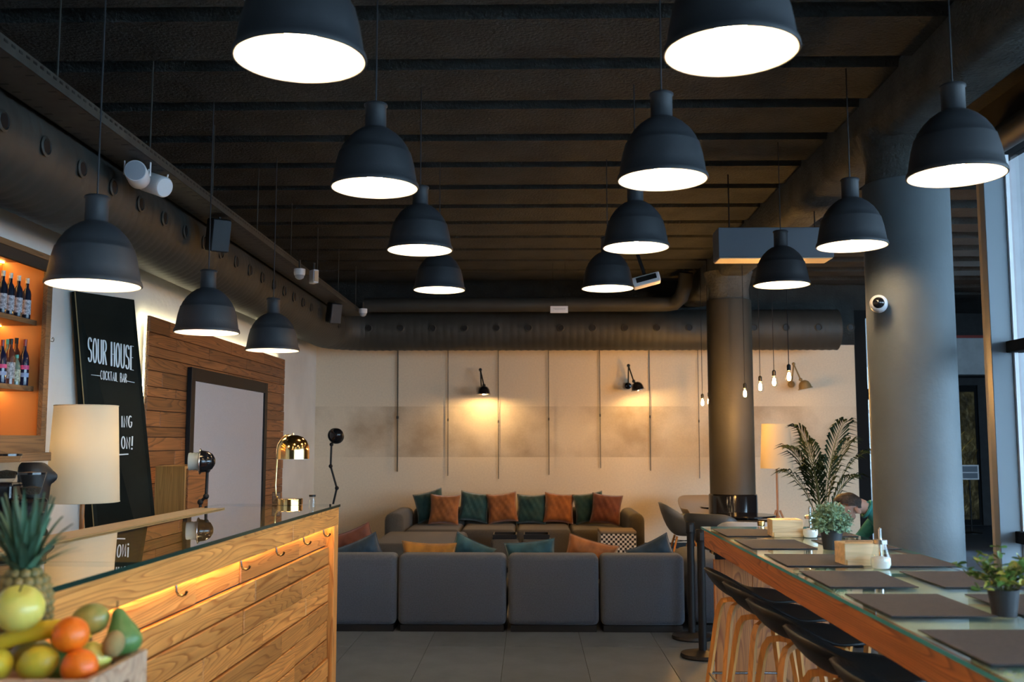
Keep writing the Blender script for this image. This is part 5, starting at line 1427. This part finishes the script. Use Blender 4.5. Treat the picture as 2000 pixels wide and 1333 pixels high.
# ------------------------------------------------------------------ seated man
def person():
    y = 8.0
    V = [((3.02, y, .55), .15), ((2.99, y, .74), .145), ((2.90, y, .91), .15), ((2.785, y, 1.0), .105), ((2.715, y, 1.045), .056), ((2.675, y, 1.075), .055), ((2.60, y, 1.085), .078), ((2.53, y, 1.085), .086), ((2.535, y, 1.01), .066), ((2.585, y, .970), .036), ((2.485, y, .985), .018)]
    E = [(0, 1), (1, 2), (2, 3), (3, 4), (4, 5), (5, 6), (6, 7), (7, 8), (8, 9), (8, 10)]
    def chain(root, items):
        prev = root
        for q_ in items:
            V.append(q_); E.append((prev, len(V) - 1)); prev = len(V) - 1
        return prev
    for s in (-1, 1):
        hand = chain(2, [((2.86, y + s * .13, .98), .085), ((2.82, y + s * .19, .95), .065), ((2.70, y + s * .25, .79), .045), ((2.52, y + s * .17, .775), .032), ((2.47, y + s * .14, .772), .027), ((2.42, y + s * .12, .770), .030)])
        for k in range(4):
            o = (k - 1.5) * .020; L_ = (.060, .072, .068, .052)[k]
            chain(hand, [((2.395, y + s * .12 + o, .772), .010), ((2.395 - L_ * .55, y + s * .115 + o * 1.1, .772), .0085), ((2.395 - L_, y + s * .11 + o * 1.15, .758), .007)])
        chain(hand, [((2.43, y + s * .12 - s * .035, .772), .011), ((2.40, y + s * .12 - s * .055, .765), .009)])
        chain(0, [((2.97, y + s * .09, .54), .105), ((2.60, y + s * .12, .545), .068), ((2.62, y + s * .12, .30), .055), ((2.66, y + s * .12, .09), .042), ((2.60, y + s * .12, .05), .042), ((2.50, y + s * .125, .045), .038)])
    me = bpy.data.meshes.new('person'); me.from_pydata([v[0] for v in V], E, [])
    o = bpy.data.objects.new('person_rig', me); col.objects.link(o)
    sk = o.modifiers.new('skin', 'SKIN'); sk.use_smooth_shade = True
    for i, v in enumerate(V):
        me.skin_vertices[0].data[i].radius = (v[1], v[1]); me.skin_vertices[0].data[i].use_root = (i == 0)
    ss = o.modifiers.new('sub', 'SUBSURF'); ss.levels = 2; ss.render_levels = 2
    dg = bpy.context.evaluated_depsgraph_get(); dg.update()
    bm_ = bpy.data.meshes.new_from_object(o.evaluated_get(dg)); bm_.name = 'person_body'
    bpy.data.objects.remove(o)
    bm_.materials.clear()
    for m_ in ('skin', 'sweater', 'denim', 'black'): bm_.materials.append(M[m_])
    for pl in bm_.polygons:
        c = pl.center; mi = 0
        if c.z < .11 and c.x < 2.75: mi = 3
        elif c.z < .60: mi = 2
        elif c.x > 2.690 or (c.z < .97 and c.x > 2.545 and abs(c.y - y) > .055): mi = 1
        pl.material_index = mi; pl.use_smooth = True
    b = new_obj('person', bm_); b.location = (-.035, 0, 0)
    tag(b, 'man in a teal sweater bent over a table behind the potted herb', 'person')
    # hair cap over crown and nape
    hb = bmesh.new(); bmesh.ops.create_uvsphere(hb, u_segments=28, v_segments=18, radius=1.0)
    axis = Vector((-.35, 0, .94))
    for v in hb.verts:
        d = v.co.copy(); v.co = Vector((2.545, y, 1.085)) + Vector((d.x * .118, d.y * .094, d.z * .100)) * (1 + .03 * math.sin(9 * d.x + 4 * d.y) * math.cos(7 * d.z))
    bmesh.ops.delete(hb, geom=[v for v in hb.verts if (v.co - Vector((2.545, y, 1.085))).dot(Vector((.30, 0, 1))) < -.008 and v.co.x > 2.44], context='VERTS')
    part('hair', hb, M['hair'], b, 180)
    for s in (-1, 1):
        eb = sphere_bm(1, 14, 10, (.018, .008, .030)); part('ear', eb, M['skin'], b, 180, (2.592, y + s * .094, 1.050), (0, R(-40), R(s * 18)))
        part('eye', sphere_bm(.008, 10, 8), M['chalk'], b, 180, (2.487, y + s * .030, 1.012))
    cb = bmesh.new(); tube(cb, [(2.695 + .03 * math.sin(a), y + .062 * math.cos(a), 1.055 + .060 * math.sin(a)) for a in [2 * math.pi * k / 20 for k in range(21)]], .012, 8, caps=False)
    part('collar', cb, M['sweater'], b, 180)
person()

# ------------------------------------------------------------------ fruit crate
cr = thing('fruit_crate', 'open pale wooden crate heaped with fruit in front of the bar', 'crate', (-1.30, 1.95, .955))
CW, CD, CH = .455, .29, .185
zc = lambda: 0
for a in ((0, CW, 0, .012, .02, .085), (0, CW, 0, .012, .10, CH), (0, CW, CD - .012, CD, .02, .085), (0, CW, CD - .012, CD, .10, CH)):
    xm = (a[0] + a[1]) / 2; part('board', bbox(a[0] - xm, a[1] - xm, a[2], a[3], a[4], a[5], .002, 1), M['crate_wood'], cr, None, (xm, 0, 0))
for xx in (0, CW - .014):
    bm = bmesh.new(); y0, y1 = .0125, CD - .0125
    box(bm, xx, xx + .014, y0, y1, .02, .085); box(bm, xx, xx + .014, y0, y0 + .085, .085, .145); box(bm, xx, xx + .014, y1 - .085, y1, .085, .145); box(bm, xx, xx + .014, y0, y1, .145, CH)
    part('side_board', bm, M['crate_wood'], cr)
part('bottom_board', bbox(.002, CW - .002, .002, CD - .002, .006, .019), M['crate_wood'], cr)
for xx in (.014, CW - .034):
    for yy in (.0125, CD - .0325): part('corner_post', bbox(xx, xx + .02, yy, yy + .02, .02, CH - .004), M['crate_wood'], cr)
st = thing('crate_stand', 'plain wooden stand carrying the fruit crate', 'stand', (-1.31, 1.93, 0))
part('top', bbox(0, .47, 0, .34, .92, .953, .004), M['cab_wood'], st)
for xx in (.02, .41):
    for yy in (.02, .28): part('leg', bbox(xx, xx + .04, yy, yy + .04, 0, .92), M['cab_wood'], st)

FRUIT = []
def fruit(name, lb, px, py, D, bm, m, rot=(0, 0, 0), stem=None):
    p = pt(px, py, D=D)
    t = thing(name, lb, name.replace('_', ' '), p); t.rotation_euler = rot
    FRUIT.append(t); part('skin', bm, M[m], t, 180)
    if stem:
        b2 = bmesh.new(); tube(b2, [(0, 0, stem), (.002, 0, stem + .008), (.004, .001, stem + .016)], [.002, .0016, .0022], 6); part('stalk', b2, M['soil'], t, 60)
    return t
def body(prof, n=24): 
    bm = bmesh.new(); lathe(bm, prof, n); return bm
def round_prof(r, sq=1.0, dimple=.0):
    out = []
    for i in range(17):
        a = -math.pi / 2 + math.pi * i / 16
        z = r * sq * math.sin(a); rr = r * math.cos(a)
        if dimple: z -= math.copysign(dimple * r * max(0, 1 - (rr / (r * .45)) ** 2), z) if rr < r * .45 else 0
        out.append((max(rr, 0), z))
    return out
pear_prof = [(0, -.040), (.018, -.0395), (.030, -.033), (.037, -.020), (.0375, -.005), (.032, .012), (.023, .028), (.016, .043), (.012, .054), (.006, .060), (0, .061)]
fruit('melon', 'pale green-yellow round fruit lying against the pineapple', 50, 1204, 2.05, body(round_prof(.050, .92, .15)), 'apple', (R(20), R(10), 0), .038)
fruit('orange', 'upper orange resting on top of the fruit heap', 130, 1251, 2.03, body(round_prof(.0365, .97, .04)), 'orange', (R(30), 0, 0))
fruit('orange', 'lower orange at the crate rim beneath the other orange', 153, 1299, 2.00, body(round_prof(.0365, .95, .05)), 'orange', (R(100), R(20), 0))
fruit('apple', 'pale green apple between the oranges and the kiwi', 189, 1274, 2.08, body(round_prof(.035, .95, .2)), 'apple', (R(-20), R(20), 0), .026)
fruit('mango', 'dark mottled mango behind the upper orange', 180, 1222, 2.16, body(round_prof(.034, 1.2)), 'mango', (R(10), R(75), R(20)))
fruit('kiwi', 'small brown kiwi beside the green pear', 207, 1266, 2.075, body(round_prof(.022, 1.25)), 'kiwi', (0, R(15), 0))
fruit('pear', 'dark green pear standing at the crate corner', 236, 1246, 2.16, body(pear_prof), 'pear', (R(-8), R(-18), 0), .059)
fruit('lemon', 'yellow lemon at the crate rim nearer the oranges', 78, 1291, 2.02, body([(0, -.047), (.006, -.044), (.018, -.037), (.031, -.018), (.034, 0), (.031, .018), (.018, .037), (.006, .044), (0, .047)]), 'lemon', (R(20), R(70), R(15)))
fruit('lemon', 'yellow lemon under the stalk end of the banana', 10, 1290, 2.02, body([(0, -.047), (.006, -.044), (.018, -.037), (.031, -.018), (.034, 0), (.031, .018), (.018, .037), (.006, .044), (0, .047)]), 'lemon', (R(80), R(20), R(15)))
fruit('avocado', 'dark avocado tucked beneath the lower orange', 112, 1300, 2.08, body(round_prof(.030, 1.2)), 'pear', (R(60), 0, 0))
fruit('apple', 'green apple deep in the crate under the mango', 150, 1262, 2.19, body(round_prof(.036, .95, .2)), 'apple', (0, 0, 0), .026)
fruit('mango', 'dark mango low in the middle of the crate', 62, 1282, 2.10, body(round_prof(.036, 1.2)), 'mango', (0, R(80), R(30)))
fruit('apple', 'green apple at the bottom of the crate seen through the handle hole', 216, 1330, 2.12, body(round_prof(.030, .95, .2)), 'apple', (0, 0, 0), .025)
# banana
t = thing('banana', 'ripe yellow banana laid across the top of the fruit', 'banana', (0, 0, 0))
bp_ = [pt(a, b_, D=d) for a, b_, d in ((-38, 1272, 2.03), (-8, 1252, 2.04), (30, 1238, 2.05), (75, 1229, 2.06), (118, 1227, 2.07), (150, 1236, 2.08), (163, 1246, 2.08))]
bm = bmesh.new(); tube(bm, bp_, [.008, .017, .0195, .0200, .0185, .012, .005], 6); bmesh.ops.subdivide_edges(bm, edges=bm.edges[:], cuts=1, use_grid_fill=True, smooth=.4)
part('peel', bm, M['banana'], t, 60)
bm = bmesh.new(); tube(bm, [bp_[-1], bp_[-1] + (bp_[-1] - bp_[-2]) * .25], [.005, .004], 6); part('tip', bm, M['soil'], t)
# pineapple
p = pt(44, 1182, D=2.19)
t = thing('pineapple', 'whole pineapple with a spiky blue-green crown standing in the crate', 'pineapple', p)
pine = [(0, -.095), (.035, -.09), (.053, -.065), (.060, -.03), (.061, .0), (.058, .03), (.048, .058), (.030, .074), (0, .078)]
bm = bmesh.new(); lathe(bm, [(r_ * .96, z_) for r_, z_ in pine], 28); part('flesh', bm, M['pine_body'], t, 60)
def pr(z):
    for (r0, z0), (r1, z1) in zip(pine[:-1], pine[1:]):
        if z0 <= z <= z1: return r0 + (r1 - r0) * (z - z0) / (z1 - z0)
    return .02
eb = bmesh.new(); lathe(eb, [(.0132, -.003), (.0112, .003), (.006, .0045), (.0018, .008), (0, .0085)], 6); eye_me = mesh(eb, 'rind_eye', M['pine_eye'], 60)
for r_i in range(10):
    z = -.078 + .0165 * r_i; rr = pr(z)
    n = max(6, int(2 * math.pi * rr / .0215))
    for k in range(n):
        a = 2 * math.pi * (k + .5 * (r_i % 2)) / n
        o = new_obj('rind_eye', eye_me, t, (rr * .95 * math.cos(a), rr * .95 * math.sin(a), z), (0, R(90 - 25 * z / .08), a))
rnd = random.Random(2)
for k in range(46):
    a = k * 2.399; lv = k / 45; out = .085 * (1 - lv) + .030; hgt = .06 + .125 * lv ** .8 + rnd.uniform(-.012, .012)
    bm = bmesh.new(); d = Vector((math.cos(a), math.sin(a), 0)); sdv = Vector((-math.sin(a), math.cos(a), 0)); prev = None
    for i in range(7):
        f = i / 6; c = d * (.012 + out * f ** 1.4) + Vector((0, 0, .066 + hgt * (f - .25 * (1 - lv) * f ** 3))); w = .0095 * (1 - f) ** .7 * (1 + .5 * f) + .0004
        row = [bm.verts.new(c - sdv * w + d * .003), bm.verts.new(c - d * .001), bm.verts.new(c + sdv * w + d * .003)]
        if prev:
            for j in range(2): bm.faces.new((prev[j], prev[j + 1], row[j + 1], row[j]))
        prev = row
    part('crown_leaf', bm, M['pine_leaf'], t, 180)
# let the heap settle: touching fruit give way along the line of sight from the aisle, boards stay put
pineapple = t
FRUIT += [pineapple, bpy.data.objects['banana']]
crate_b = bvh(cr); O = CM.translation
fixed = {id(pineapple)}
def ctr(o):
    v, _ = wverts(o); return sum(v, Vector()) / len(v)
for _it in range(60):
    B = [bvh(o) for o in FRUIT]; C = [ctr(o) for o in FRUIT]; moved = 0
    mv = [Vector() for _ in FRUIT]
    for i in range(len(FRUIT)):
        if FRUIT[i] is not pineapple and B[i].overlap(crate_b):
            mv[i] += Vector((-.002 if C[i].x > -.93 else 0, .002 if C[i].y < 2.05 else -.002, .0025)); moved += 1
        for j in range(i):
            if B[i].overlap(B[j]):
                d = (C[i] - C[j]).normalized() * .0022
                if FRUIT[i] is not pineapple: mv[i] += d
                if FRUIT[j] is not pineapple: mv[j] -= d
                moved += 1
    if not moved: break
    for o, m_ in zip(FRUIT, mv): o.location += m_
